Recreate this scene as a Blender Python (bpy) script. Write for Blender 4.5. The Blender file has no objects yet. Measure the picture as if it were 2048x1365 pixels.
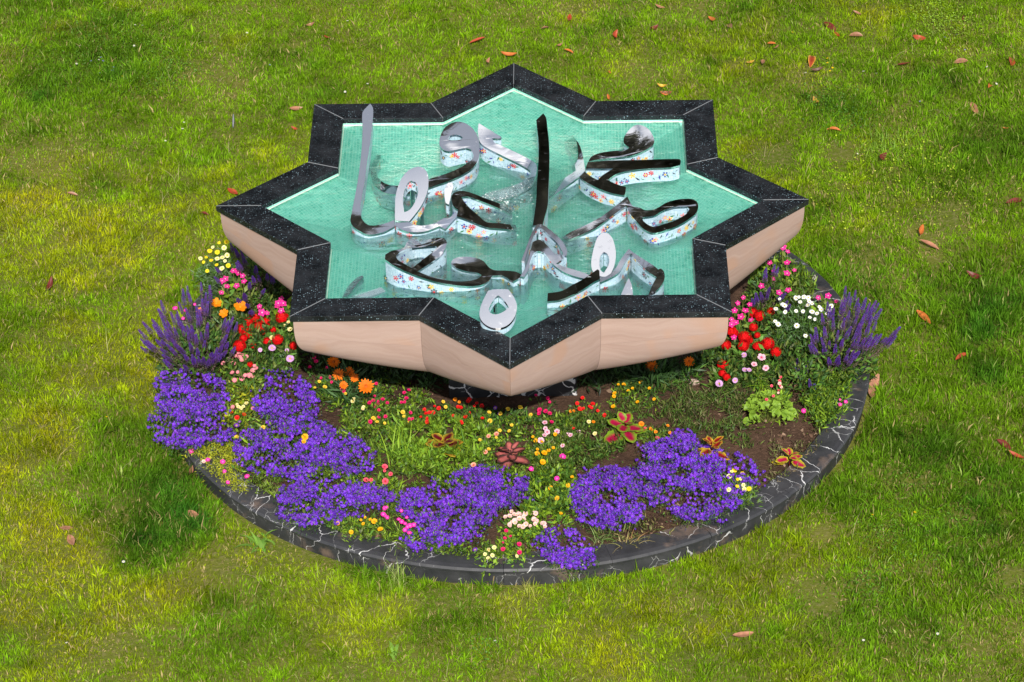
import bpy, bmesh, math, random
import numpy as np
from mathutils import Vector, Matrix
from mathutils.geometry import tessellate_polygon

random.seed(7)
RNG = np.random.default_rng(7)
SC = bpy.context.scene
COL = SC.collection
PI = math.pi

# ------------------------------------------------------------------ camera
Z0 = 1.29                                  # height of the rim above the lawn
PW, PH, FPX = 2048.0, 1365.0, 6805.12
CAM = np.array([0.0646, -18.3388, 10.7183 + Z0])
TGT = np.array([-0.01, -1.6011, Z0])
FW = TGT - CAM; FW /= np.linalg.norm(FW)
RT = np.cross(FW, [0, 0, 1.0]); RT /= np.linalg.norm(RT)
UP = np.cross(RT, FW)
ROLL = -0.02
RT, UP = RT * math.cos(ROLL) + UP * math.sin(ROLL), -RT * math.sin(ROLL) + UP * math.cos(ROLL)
cam_d = bpy.data.cameras.new('camera')
cam_d.sensor_width = 36.0
cam_d.lens = FPX / PW * 36.0
cam_d.clip_end = 500.0
cam = bpy.data.objects.new('camera', cam_d)
COL.objects.link(cam)
M = Matrix.Identity(4)
for i in range(3):
    M[i][0], M[i][1], M[i][2], M[i][3] = RT[i], UP[i], -FW[i], CAM[i]
cam.matrix_world = M
SC.camera = cam

# ------------------------------------------------------------------ sky, sun, exposure
SUN_EL, SUN_AZ = math.radians(38.5), math.radians(4)
sd = Vector((math.sin(SUN_AZ) * math.cos(SUN_EL), -math.cos(SUN_AZ) * math.cos(SUN_EL), math.sin(SUN_EL)))
world = bpy.data.worlds.new('World')
SC.world = world
world.use_nodes = True
nt = world.node_tree
nt.nodes.clear()
w_out = nt.nodes.new('ShaderNodeOutputWorld')
w_bg = nt.nodes.new('ShaderNodeBackground')
w_bg.inputs['Strength'].default_value = 0.088
sky = nt.nodes.new('ShaderNodeTexSky')
sky.sky_type = 'NISHITA'
sky.sun_disc = False
sky.sun_elevation = SUN_EL
sky.sun_rotation = math.atan2(sd.x, sd.y)
w_tc = nt.nodes.new('ShaderNodeTexCoord')
w_n = nt.nodes.new('ShaderNodeTexNoise')
w_n.noise_dimensions = '4D'
w_n.inputs['W'].default_value = 22.1
w_n.inputs['Scale'].default_value = 2.0
w_n.inputs['Detail'].default_value = 5.0
w_r = nt.nodes.new('ShaderNodeMapRange')
w_r.inputs['From Min'].default_value = 0.50
w_r.inputs['From Max'].default_value = 0.62
w_r.inputs['To Min'].default_value = 0.24      # thin haze everywhere
w_mx = nt.nodes.new('ShaderNodeMix')
w_mx.data_type = 'RGBA'
w_mx.inputs['B'].default_value = (11.5, 11.5, 11.9, 1)          # lit cloud
nt.links.new(w_tc.outputs['Generated'], w_n.inputs['Vector'])
nt.links.new(w_n.outputs['Fac'], w_r.inputs['Value'])
nt.links.new(w_r.outputs['Result'], w_mx.inputs['Factor'])
nt.links.new(sky.outputs['Color'], w_mx.inputs['A'])
nt.links.new(w_mx.outputs['Result'], w_bg.inputs['Color'])
nt.links.new(w_bg.outputs['Background'], w_out.inputs['Surface'])
sun_d = bpy.data.lights.new('sun', 'SUN')
sun_d.energy = 4.7
sun_d.angle = math.radians(0.6)
sun_d.color = (1.0, 0.95, 0.87)
sun = bpy.data.objects.new('sun', sun_d)
sun.rotation_euler = sd.to_track_quat('Z', 'Y').to_euler()
sun.location = (4, -8, 12)
COL.objects.link(sun)
SC.view_settings.view_transform = 'Standard'
SC.view_settings.look = 'None'
SC.view_settings.gamma = 1.0
SC.view_settings.exposure = 0.34
SC.view_settings.use_curve_mapping = False


# ------------------------------------------------------------------ helpers
def unp(x, y, z):
    """point of the place that the photograph shows at pixel x, y, at height z above the lawn"""
    d = FW + RT * ((x - PW / 2) / FPX) - UP * ((y - PH / 2) / FPX)
    t = (z - CAM[2]) / d[2]
    return CAM + d * t


def unp_np(x, y, z):
    x, y, z = np.broadcast_arrays(np.asarray(x, float), np.asarray(y, float), np.asarray(z, float))
    d = FW + RT * ((x - PW / 2) / FPX)[..., None] - UP * ((y - PH / 2) / FPX)[..., None]
    t = (z - CAM[2]) / d[..., 2]
    return CAM + d * t[..., None]


def proj_np(P):
    d = P - CAM
    z = d @ FW
    return PW / 2 + FPX * (d @ RT) / z, PH / 2 - FPX * (d @ UP) / z


def tag(o, label=None, cat=None, group=None, kind=None):
    if label: o['label'] = label
    if cat: o['category'] = cat
    if group: o['group'] = group
    if kind: o['kind'] = kind
    return o


def link(name, data, parent=None):
    o = bpy.data.objects.new(name, data)
    COL.objects.link(o)
    if parent is not None:
        o.parent = parent
        o.matrix_parent_inverse = Matrix.Identity(4)
    return o


def empty(name, loc=(0, 0, 0)):
    o = bpy.data.objects.new(name, None)
    o.empty_display_size = 0.05
    o.location = loc
    COL.objects.link(o)
    return o


class MB:
    """mesh builder with vertex colours, material slots and uvs"""
    def __init__(s):
        s.v, s.f, s.c, s.m, s.uv = [], [], [], [], []

    def add(s, verts, faces, col=(1, 1, 1), mi=0, uv=None):
        b = len(s.v)
        s.v.extend([tuple(map(float, p)) for p in verts])
        if isinstance(col, (list, np.ndarray)) and len(col) == len(verts) and hasattr(col[0], '__len__'):
            s.c.extend([tuple(map(float, k)) for k in col])
        else:
            s.c.extend([tuple(col)] * len(verts))
        s.f.extend([tuple(b + i for i in f) for f in faces])
        s.m.extend([mi] * len(faces))
        if uv is not None:
            s.uv.extend(uv)

    def mesh(s, name, mats, smooth=False):
        me = bpy.data.meshes.new(name)
        me.from_pydata(s.v, [], s.f)
        for m in (mats if isinstance(mats, (list, tuple)) else [mats]):
            me.materials.append(m)
        at = me.attributes.new('Col', 'FLOAT_COLOR', 'POINT')
        a = np.ones((len(s.v), 4), np.float32)
        a[:, :3] = np.array(s.c, np.float32).reshape(-1, 3)
        at.data.foreach_set('color', a.ravel())
        if any(s.m):
            me.polygons.foreach_set('material_index', s.m)
        if s.uv:
            uvl = me.uv_layers.new(name='UVMap')
            uvl.data.foreach_set('uv', np.array(s.uv, np.float32).ravel())
        if smooth:
            me.polygons.foreach_set('use_smooth', [True] * len(me.polygons))
        me.update()
        return me

    def build(s, name, mats, parent=None, smooth=False):
        return link(name, s.mesh(name, mats, smooth), parent)


def fast_mesh(name, verts, tris, cols, mat):
    me = bpy.data.meshes.new(name)
    nv, nf = len(verts), len(tris)
    me.vertices.add(nv)
    me.vertices.foreach_set('co', np.asarray(verts, np.float32).ravel())
    me.loops.add(nf * 3)
    me.loops.foreach_set('vertex_index', np.asarray(tris, np.int32).ravel())
    me.polygons.add(nf)
    me.polygons.foreach_set('loop_start', np.arange(0, nf * 3, 3, dtype=np.int32))
    me.polygons.foreach_set('loop_total', np.full(nf, 3, np.int32))
    me.materials.append(mat)
    at = me.attributes.new('Col', 'FLOAT_COLOR', 'POINT')
    a = np.ones((nv, 4), np.float32)
    a[:, :3] = cols
    at.data.foreach_set('color', a.ravel())
    me.update(calc_edges=True)
    return me


# ---- materials
class NT:
    def __init__(s, name):
        s.mat = bpy.data.materials.new(name)
        s.mat.use_nodes = True
        s.t = s.mat.node_tree
        s.t.nodes.clear()
        s.out = s.t.nodes.new('ShaderNodeOutputMaterial')

    def n(s, typ, **kw):
        nd = s.t.nodes.new('ShaderNode' + typ)
        for k, v in kw.items():
            if k in nd.inputs:
                if hasattr(v, 'node'):
                    s.t.links.new(v, nd.inputs[k])
                else:
                    nd.inputs[k].default_value = v
            else:
                setattr(nd, k, v)
        return nd

    def l(s, a, b):
        s.t.links.new(a, b)

    def math(s, op, a, b=None, clamp=False):
        nd = s.t.nodes.new('ShaderNodeMath')
        nd.operation = op
        nd.use_clamp = clamp
        for i, v in enumerate((a, b)):
            if v is None: continue
            if hasattr(v, 'node'): s.l(v, nd.inputs[i])
            else: nd.inputs[i].default_value = v
        return nd.outputs[0]

    def vmath(s, op, a, b=None):
        nd = s.t.nodes.new('ShaderNodeVectorMath')
        nd.operation = op
        for i, v in enumerate((a, b)):
            if v is None: continue
            if hasattr(v, 'node'): s.l(v, nd.inputs[i])
            else: nd.inputs[i].default_value = v
        return nd.outputs[0]

    def mix(s, fac, a, b, mode='MIX'):
        nd = s.t.nodes.new('ShaderNodeMix')
        nd.data_type = 'RGBA'
        nd.blend_type = mode
        for i, v in ((0, fac), (6, a), (7, b)):
            if hasattr(v, 'node'): s.l(v, nd.inputs[i])
            else: nd.inputs[i].default_value = (v if i == 0 else (tuple(v) + (1,))[:4])
        return nd.outputs[2]

    def ramp(s, v, lo, hi, a=0.0, b=1.0, smooth=False):
        nd = s.t.nodes.new('ShaderNodeMapRange')
        if smooth: nd.interpolation_type = 'SMOOTHSTEP'
        s.l(v, nd.inputs['Value'])
        for k, x in (('From Min', lo), ('From Max', hi), ('To Min', a), ('To Max', b)):
            nd.inputs[k].default_value = x
        return nd.outputs['Result']

    def noise(s, vec, scale, detail=4.0, rough=0.55, out='Fac', dist=0.0):
        nd = s.n('TexNoise', Scale=scale, Detail=detail, Roughness=rough, Distortion=dist)
        if vec is not None: s.l(vec, nd.inputs['Vector'])
        return nd.outputs[out]

    def obj(s):
        return s.n('TexCoord').outputs['Object']

    def mapv(s, vec, scale=(1, 1, 1), rot=(0, 0, 0), loc=(0, 0, 0)):
        nd = s.n('Mapping')
        s.l(vec, nd.inputs['Vector'])
        nd.inputs['Scale'].default_value = scale
        nd.inputs['Rotation'].default_value = rot
        nd.inputs['Location'].default_value = loc
        return nd.outputs['Vector']

    def bump(s, h, strength=0.3, dist=0.01):
        nd = s.n('Bump', Strength=strength, Distance=dist)
        s.l(h, nd.inputs['Height'])
        return nd.outputs['Normal']

    def bsdf(s, col, rough=0.6, metal=0.0, normal=None, spec=0.5, coat=0.0):
        p = s.n('BsdfPrincipled')
        for k, v in (('Base Color', col), ('Roughness', rough), ('Metallic', metal), ('Normal', normal),
                     ('Specular IOR Level', spec), ('Coat Weight', coat)):
            if v is None: continue
            if hasattr(v, 'node'): s.l(v, p.inputs[k])
            else: p.inputs[k].default_value = (tuple(v) + (1,))[:4] if k == 'Base Color' else v
        s.l(p.outputs[0], s.out.inputs['Surface'])
        return p


def plant_material(name, transl=0.35, rough=0.55, gloss=0.25):
    t = NT(name)
    c = t.n('Attribute', attribute_name='Col').outputs['Color']
    n = t.noise(t.obj(), 55.0, 2.0)
    c = t.mix(0.5, c, t.mix(t.ramp(n, 0.3, 0.7), (0.62, 0.62, 0.62), (1.38, 1.38, 1.38)), 'MULTIPLY') if False else c
    p = t.n('BsdfPrincipled', Roughness=rough)
    p.inputs['Specular IOR Level'].default_value = gloss
    t.l(c, p.inputs['Base Color'])
    tr = t.n('BsdfTranslucent')
    t.l(c, tr.inputs['Color'])
    mx = t.n('MixShader')
    mx.inputs[0].default_value = transl
    t.l(p.outputs[0], mx.inputs[1]); t.l(tr.outputs[0], mx.inputs[2])
    t.l(mx.outputs[0], t.out.inputs['Surface'])
    return t.mat


M_LEAF = plant_material('leaf_tissue', 0.30, 0.5, 0.3)
M_GRASS = plant_material('grass_blade', 0.42, 0.6, 0.06)
M_PETAL = plant_material('petal_tissue', 0.28, 0.6, 0.2)


def make_granite():
    t = NT('black_granite')
    o = t.obj()
    def flecks(scale, keep, size, sq):
        m = t.mapv(o, (1.0, sq, 1.0))
        v = t.n('TexVoronoi', Scale=scale, Randomness=1.0)
        t.l(m, v.inputs['Vector'])
        sep = t.n('SeparateColor'); t.l(v.outputs['Color'], sep.inputs[0])
        k = t.ramp(sep.outputs[0], keep, keep + 0.02)
        r = t.math('MULTIPLY', sep.outputs[1], size)
        r = t.math('ADD', r, size * 0.4)
        d = t.math('LESS_THAN', v.outputs['Distance'], r)
        return t.math('MULTIPLY', k, d), sep.outputs[2]
    f1, r1 = flecks(88.0, 0.72, 0.27, 1.5)
    f2, r2 = flecks(150.0, 0.80, 0.34, 1.3)
    cloud = t.noise(o, 9.0, 3.0)
    dens = t.ramp(t.noise(o, 3.0, 2.0), 0.38, 0.6)
    base = t.mix(t.ramp(cloud, 0.35, 0.7), (0.006, 0.007, 0.009), (0.022, 0.024, 0.028))
    fc = t.mix(r1, (0.06, 0.12, 0.15), (0.34, 0.47, 0.52))
    c = t.mix(t.math('MULTIPLY', f1, t.ramp(dens, 0, 1, 0.12, 1.0)), base, fc)
    c = t.mix(t.math('MULTIPLY', f2, 0.35), c, (0.12, 0.18, 0.21))
    ro = t.ramp(t.noise(o, 14.0, 3.0), 0.3, 0.7, 0.10, 0.32)
    t.bsdf(c, ro, 0.0, t.bump(t.noise(o, 60.0, 2.0), 0.03, 0.002), 0.45)
    return t.mat


def make_sandstone():
    t = NT('pink_sandstone')
    o = t.obj()
    oi = t.n('ObjectInfo').outputs['Random']
    off = t.n('CombineXYZ'); t.l(t.math('MULTIPLY', oi, 7.0), off.inputs[2]); t.l(t.math('MULTIPLY', oi, 13.0), off.inputs[0])
    o2 = t.vmath('ADD', o, off.outputs[0])
    wob = t.noise(o2, 1.6, 3.0, out='Color')
    warp = t.vmath('ADD', o2, t.vmath('MULTIPLY', wob, (0.0, 0.0, 0.35)))
    tilt = t.mapv(warp, (0.5, 0.5, 6.0), (0.10, 0.20, 0.0))
    band = t.noise(tilt, 2.2, 6.0, 0.62)
    fine = t.noise(t.mapv(warp, (0.6, 0.6, 18.0), (0.3, 0.45, 0)), 2.6, 3.0)
    patch = t.noise(o2, 2.4, 2.0)
    c = t.mix(t.ramp(band, 0.34, 0.66), (0.380, 0.276, 0.240), (0.325, 0.226, 0.190))
    c = t.mix(t.ramp(band, 0.60, 0.74, 0.0, 0.5), c, (0.27, 0.185, 0.155))
    c = t.mix(t.ramp(fine, 0.42, 0.70, 0.0, 0.42), c, (0.43, 0.325, 0.28))
    c = t.mix(t.ramp(patch, 0.56, 0.66, 0.0, 0.55, True), c, (0.40, 0.235, 0.160))
    grit = t.noise(o, 260.0, 2.0)
    c = t.mix(t.ramp(grit, 0.35, 0.65, 0.0, 0.18), c, (0.30, 0.18, 0.13))
    t.bsdf(c, 0.62, 0.0, t.bump(grit, 0.08, 0.002), 0.35)
    return t.mat


def make_marble(name, lo, hi, dust, vw=0.013, m0=0.46, radial=False):
    t = NT(name)
    o = t.obj()
    oi = t.n('ObjectInfo').outputs['Random']
    off = t.n('CombineXYZ'); t.l(t.math('MULTIPLY', oi, 3.0), off.inputs[2])
    warp = t.vmath('ADD', o, t.vmath('MULTIPLY', t.vmath('SUBTRACT', t.noise(o, 6.0, 4.0, out='Color'), (0.5, 0.5, 0.5)), (0.16, 0.16, 0.16)))
    wv = warp
    if radial:                              # the veins run mostly across the kerb
        sx = t.n('SeparateXYZ'); t.l(warp, sx.inputs[0])
        cb = t.n('CombineXYZ')
        t.l(t.math('MULTIPLY', t.math('ARCTAN2', sx.outputs[1], sx.outputs[0]), 2.2), cb.inputs[0])
        t.l(t.math('MULTIPLY', t.math('SQRT', t.math('ADD', t.math('MULTIPLY', sx.outputs[0], sx.outputs[0]), t.math('MULTIPLY', sx.outputs[1], sx.outputs[1]))), 0.35), cb.inputs[1])
        t.l(t.math('MULTIPLY', sx.outputs[2], 0.35), cb.inputs[2])
        wv = cb.outputs[0]
    v = t.n('TexVoronoi', feature='DISTANCE_TO_EDGE', Scale=5.2)
    t.l(wv, v.inputs['Vector'])
    wid = t.ramp(t.noise(o, 7.0, 2.0), 0.3, 0.75, 0.0005, vw)
    vein = t.math('LESS_THAN', v.outputs['Distance'], wid)
    mask = t.ramp(t.noise(o, 3.4, 2.0), m0, m0 + 0.08)
    vein = t.math('MULTIPLY', vein, mask)
    v2 = t.n('TexVoronoi', feature='DISTANCE_TO_EDGE', Scale=9.0)
    t.l(warp, v2.inputs['Vector'])
    thin = t.math('MULTIPLY', t.math('LESS_THAN', v2.outputs['Distance'], 0.010), t.ramp(t.noise(o, 5.0, 2.0), 0.54, 0.60))
    c = t.mix(t.ramp(t.noise(o, 5.0, 5.0), 0.3, 0.7), lo, hi)
    c = t.mix(t.math('MULTIPLY', vein, 0.85), c, (0.62, 0.62, 0.62))
    c = t.mix(t.math('MULTIPLY', thin, 0.55), c, (0.5, 0.5, 0.5))
    d = t.ramp(t.noise(o, 3.3, 5.0, 0.65), 0.56, 0.68, 0.0, dust)
    c = t.mix(d, c, (0.22, 0.15, 0.11))
    t.bsdf(c, t.ramp(t.noise(o, 20.0, 3.0), 0.3, 0.7, 0.38, 0.62), 0.0, t.bump(t.noise(o, 70.0, 3.0), 0.12, 0.003), 0.4)
    return t.mat


def make_mosaic(name, cols, grout, pitch, gw, rough=0.22):
    t = NT(name)
    uv = t.n('UVMap').outputs['UV']
    s = t.vmath('SCALE', uv)
    s.node.inputs['Scale'].default_value = 1.0 / pitch
    fr = t.vmath('FRACTION', s)
    fl = t.vmath('FLOOR', s)
    wn = t.n('TexWhiteNoise', noise_dimensions='3D'); t.l(fl, wn.inputs['Vector'])
    sx = t.n('SeparateXYZ'); t.l(fr, sx.inputs[0])
    ex = t.math('LESS_THAN', t.math('ABSOLUTE', t.math('SUBTRACT', sx.outputs[0], 0.5)), 0.5 - gw)
    ey = t.math('LESS_THAN', t.math('ABSOLUTE', t.math('SUBTRACT', sx.outputs[1], 0.5)), 0.5 - gw)
    tile = t.math('MULTIPLY', ex, ey)
    c = t.mix(t.ramp(wn.outputs['Value'], 0.0, 0.75), cols[0], cols[1])
    c = t.mix(t.ramp(wn.outputs['Value'], 0.78, 0.97), c, cols[2])
    c = t.mix(tile, grout, c)
    t.bsdf(c, rough, 0.0, t.bump(tile, 0.25, 0.002), 0.5)
    return t.mat


def make_steel():
    t = NT('mirror_steel')
    o = t.obj()
    n = t.noise(t.mapv(o, (1, 1, 1)), 5.0, 2.0)
    spots = t.ramp(t.noise(o, 26.0, 4.0), 0.60, 0.74, 0.0, 0.28)
    ro = t.math('ADD', t.ramp(n, 0.3, 0.7, 0.05, 0.11), spots)
    t.bsdf((0.84, 0.84, 0.85), ro, 1.0, t.bump(t.noise(o, 4.0, 1.0), 0.02, 0.01), 0.5)
    return t.mat


def make_water():
    t = NT('pool_water')
    o = t.obj()
    sep = t.n('SeparateXYZ'); t.l(o, sep.inputs[0])
    dist = t.vmath('DISTANCE', o, (-0.03, 0.05, 1.24)).node
    # the bubbling jet makes the ripples strong in the middle of the pool and slight at its edge
    near = t.ramp(dist.outputs['Value'], 0.15, 1.15, 1.0, 0.12, True)
    w1 = t.noise(t.mapv(o, (9.0, 14.0, 9.0)), 1.0, 4.0, 0.6, dist=1.2)
    w2 = t.noise(o, 34.0, 3.0, 0.6, dist=0.8)
    h = t.math('ADD', w1, t.math('MULTIPLY', w2, 0.4))
    h = t.math('MULTIPLY', h, near)
    nrm = t.bump(h, 1.0, 0.09)
    gl = t.n('BsdfGlossy', Roughness=0.02)
    gl.inputs['Color'].default_value = (1, 1, 1, 1)
    t.l(nrm, gl.inputs['Normal'])
    tr = t.n('BsdfTransparent')
    tr.inputs['Color'].default_value = (0.86, 0.985, 0.955, 1)
    rf = t.n('BsdfRefraction', Roughness=0.0, IOR=1.33)
    rf.inputs['Color'].default_value = (0.86, 0.985, 0.955, 1)
    t.l(nrm, rf.inputs['Normal'])
    body = t.n('MixShader')
    body.inputs[0].default_value = 0.45
    t.l(tr.outputs[0], body.inputs[1]); t.l(rf.outputs[0], body.inputs[2])
    fr = t.n('Fresnel', IOR=1.33)
    t.l(nrm, fr.inputs['Normal'])
    mx = t.n('MixShader')
    t.l(fr.outputs[0], mx.inputs[0]); t.l(body.outputs[0], mx.inputs[1]); t.l(gl.outputs[0], mx.inputs[2])
    t.l(mx.outputs[0], t.out.inputs['Surface'])
    return t.mat


def make_soil():
    t = NT('bed_soil')
    o = t.obj()
    a = t.noise(o, 4.0, 6.0, 0.65); b = t.noise(o, 45.0, 5.0, 0.7)
    c = t.mix(t.ramp(a, 0.35, 0.65), (0.042, 0.023, 0.015), (0.095, 0.053, 0.033))
    c = t.mix(t.ramp(b, 0.5, 0.75, 0, 0.6), c, (0.19, 0.115, 0.075))
    t.bsdf(c, 0.95, 0.0, t.bump(b, 0.9, 0.02), 0.2)
    return t.mat


def make_lawn():
    t = NT('lawn_ground')
    o = t.obj()
    a = t.noise(o, 1.3, 6.0, 0.6); b = t.noise(o, 30.0, 5.0, 0.7)
    c = t.mix(t.ramp(a, 0.35, 0.65), (0.085, 0.115, 0.010), (0.14, 0.145, 0.020))
    c = t.mix(t.ramp(b, 0.48, 0.75, 0, .8), c, (0.24, 0.185, 0.10))
    t.bsdf(c, 0.95, 0.0, t.bump(b, 0.8, 0.02), 0.15)
    return t.mat


def plain(name, col, rough=0.6, spec=0.4, n_scale=40.0, var=0.15, metal=0.0):
    t = NT(name)
    n = t.noise(t.obj(), n_scale, 4.0)
    c = t.mix(t.ramp(n, 0.3, 0.7), tuple(k * (1 - var) for k in col), tuple(min(1, k * (1 + var)) for k in col))
    t.bsdf(c, rough, metal, t.bump(n, 0.15, 0.004), spec)
    return t.mat


M_GRANITE = make_granite()
M_STONE = make_sandstone()
M_KERB = make_marble('veined_black_marble_kerb', (0.020, 0.021, 0.024), (0.046, 0.046, 0.050), 0.5, 0.011, 0.42, True)
M_PED = make_marble('veined_black_marble_polished', (0.010, 0.011, 0.013), (0.030, 0.032, 0.036), 0.0, 0.045, 0.30)
M_TILE = make_mosaic('aqua_glass_mosaic', ((0.17, 0.64, 0.50), (0.26, 0.73, 0.60), (0.07, 0.52, 0.37)), (0.52, 0.86, 0.74), 0.0205, 0.075)
M_LTILE = make_mosaic('pale_blue_mosaic', ((0.27, 0.42, 0.51), (0.36, 0.51, 0.60), (0.46, 0.58, 0.66)), (0.50, 0.60, 0.66), 0.012, 0.06, 0.3)
M_STEEL = make_steel()
M_WATER = make_water()
M_SOIL = make_soil()
M_LAWN = make_lawn()
M_GROUT = plain('pale_joint', (0.19, 0.20, 0.21), 0.8)
M_STRIP = plain('cream_edge_strip', (0.50, 0.62, 0.52), 0.5)
M_ENAMEL = plant_material('motif_glass', 0.0, 0.3, 0.5)
M_BARK = plain('tree_bark', (0.09, 0.065, 0.045), 0.9, 0.2, 12.0, 0.4)

# ------------------------------------------------------------------ lawn
lm = MB()
lm.add([(-70, -70, 0), (70, -70, 0), (70, 70, 0), (-70, 70, 0)], [(0, 1, 2, 3)])
tag(lm.build('lawn', M_LAWN), kind='structure')


def vnoise(x, y, scale, seed):
    r = np.random.default_rng(seed)
    g = r.random((128, 128))
    x, y = x * scale + 64.3, y * scale + 64.7
    xi, yi = np.floor(x).astype(int), np.floor(y).astype(int)
    fx, fy = x - xi, y - yi
    fx, fy = fx * fx * (3 - 2 * fx), fy * fy * (3 - 2 * fy)
    G = lambda a, b: g[a % 128, b % 128]
    return (G(xi, yi) * (1 - fx) + G(xi + 1, yi) * fx) * (1 - fy) + (G(xi, yi + 1) * (1 - fx) + G(xi + 1, yi + 1) * fx) * fy


def fbm(x, y, scale, seed, n=3):
    s, a, t = 0, 1.0, 0
    for k in range(n):
        s = s + a * vnoise(x, y, scale * 2 ** k, seed + k); t += a; a *= 0.5
    return s / t


R_KERB = 2.266
# lush, bare and yellow places in the lawn: pixel, radius (m), stretch, amount
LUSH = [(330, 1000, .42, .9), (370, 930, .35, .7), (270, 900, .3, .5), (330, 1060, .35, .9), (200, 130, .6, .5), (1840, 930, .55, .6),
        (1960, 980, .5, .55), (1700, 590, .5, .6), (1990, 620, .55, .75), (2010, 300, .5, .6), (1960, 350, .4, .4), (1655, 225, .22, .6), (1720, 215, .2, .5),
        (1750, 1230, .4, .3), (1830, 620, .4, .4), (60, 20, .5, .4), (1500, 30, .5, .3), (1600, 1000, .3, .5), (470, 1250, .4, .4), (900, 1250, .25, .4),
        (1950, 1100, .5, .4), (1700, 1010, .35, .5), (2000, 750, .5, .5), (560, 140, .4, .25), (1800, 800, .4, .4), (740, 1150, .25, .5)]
BARE = [(1555, 318, .13, 1), (1685, 310, .12, 1), (1895, 437, .14, 1), (1862, 485, .12, .9), (1835, 465, .1, .9), (1740, 515, .16, .7), (1880, 515, .1, .8),
        (620, 1100, .16, .8), (580, 1085, .12, .6), (1655, 1205, .13, 1), (1605, 1178, .09, .9), (2020, 1162, .12, 1), (1640, 1070, .09, 1), (430, 150, .28, .6),
        (470, 175, .15, .6), (70, 320, .28, .55), (140, 300, .2, .45), (1400, 20, .2, .6), (1290, 145, .2, .55), (1600, 165, .2, .5), (1340, 300, .2, .3),
        (30, 1165, .18, .3), (220, 1300, .12, .6), (430, 1140, .12, .5), (760, 1010, .1, .3), (700, 1345, .1, .6), (1030, 1180, .1, .6), (880, 1220, .1, .4),
        (1380, 1220, .15, .3), (1950, 1350, .2, .4), (230, 1030, .12, .4), (1790, 230, .14, .4), (1740, 1160, .1, .5), (820, 1330, .12, .4), (1000, 1345, .1, .4)]
YELL = [(100, 450, 1.1, .7), (200, 750, .9, .8), (120, 1150, .8, .8), (600, 330, .7, .7), (250, 250, .5, .4), (600, 1290, .6, .6), (1100, 1290, .6, .5),
        (1400, 100, .9, .35), (1560, 400, .7, .5), (1790, 450, .8, .5), (1720, 1080, .4, .3), (350, 1180, .6, .6), (60, 870, .6, .8), (1850, 250, .6, .35), (900, 170, .6, .4)]


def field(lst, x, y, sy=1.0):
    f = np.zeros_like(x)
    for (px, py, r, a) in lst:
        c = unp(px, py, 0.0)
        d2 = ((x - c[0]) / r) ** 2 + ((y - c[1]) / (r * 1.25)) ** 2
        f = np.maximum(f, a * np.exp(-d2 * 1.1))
    return f


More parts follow.
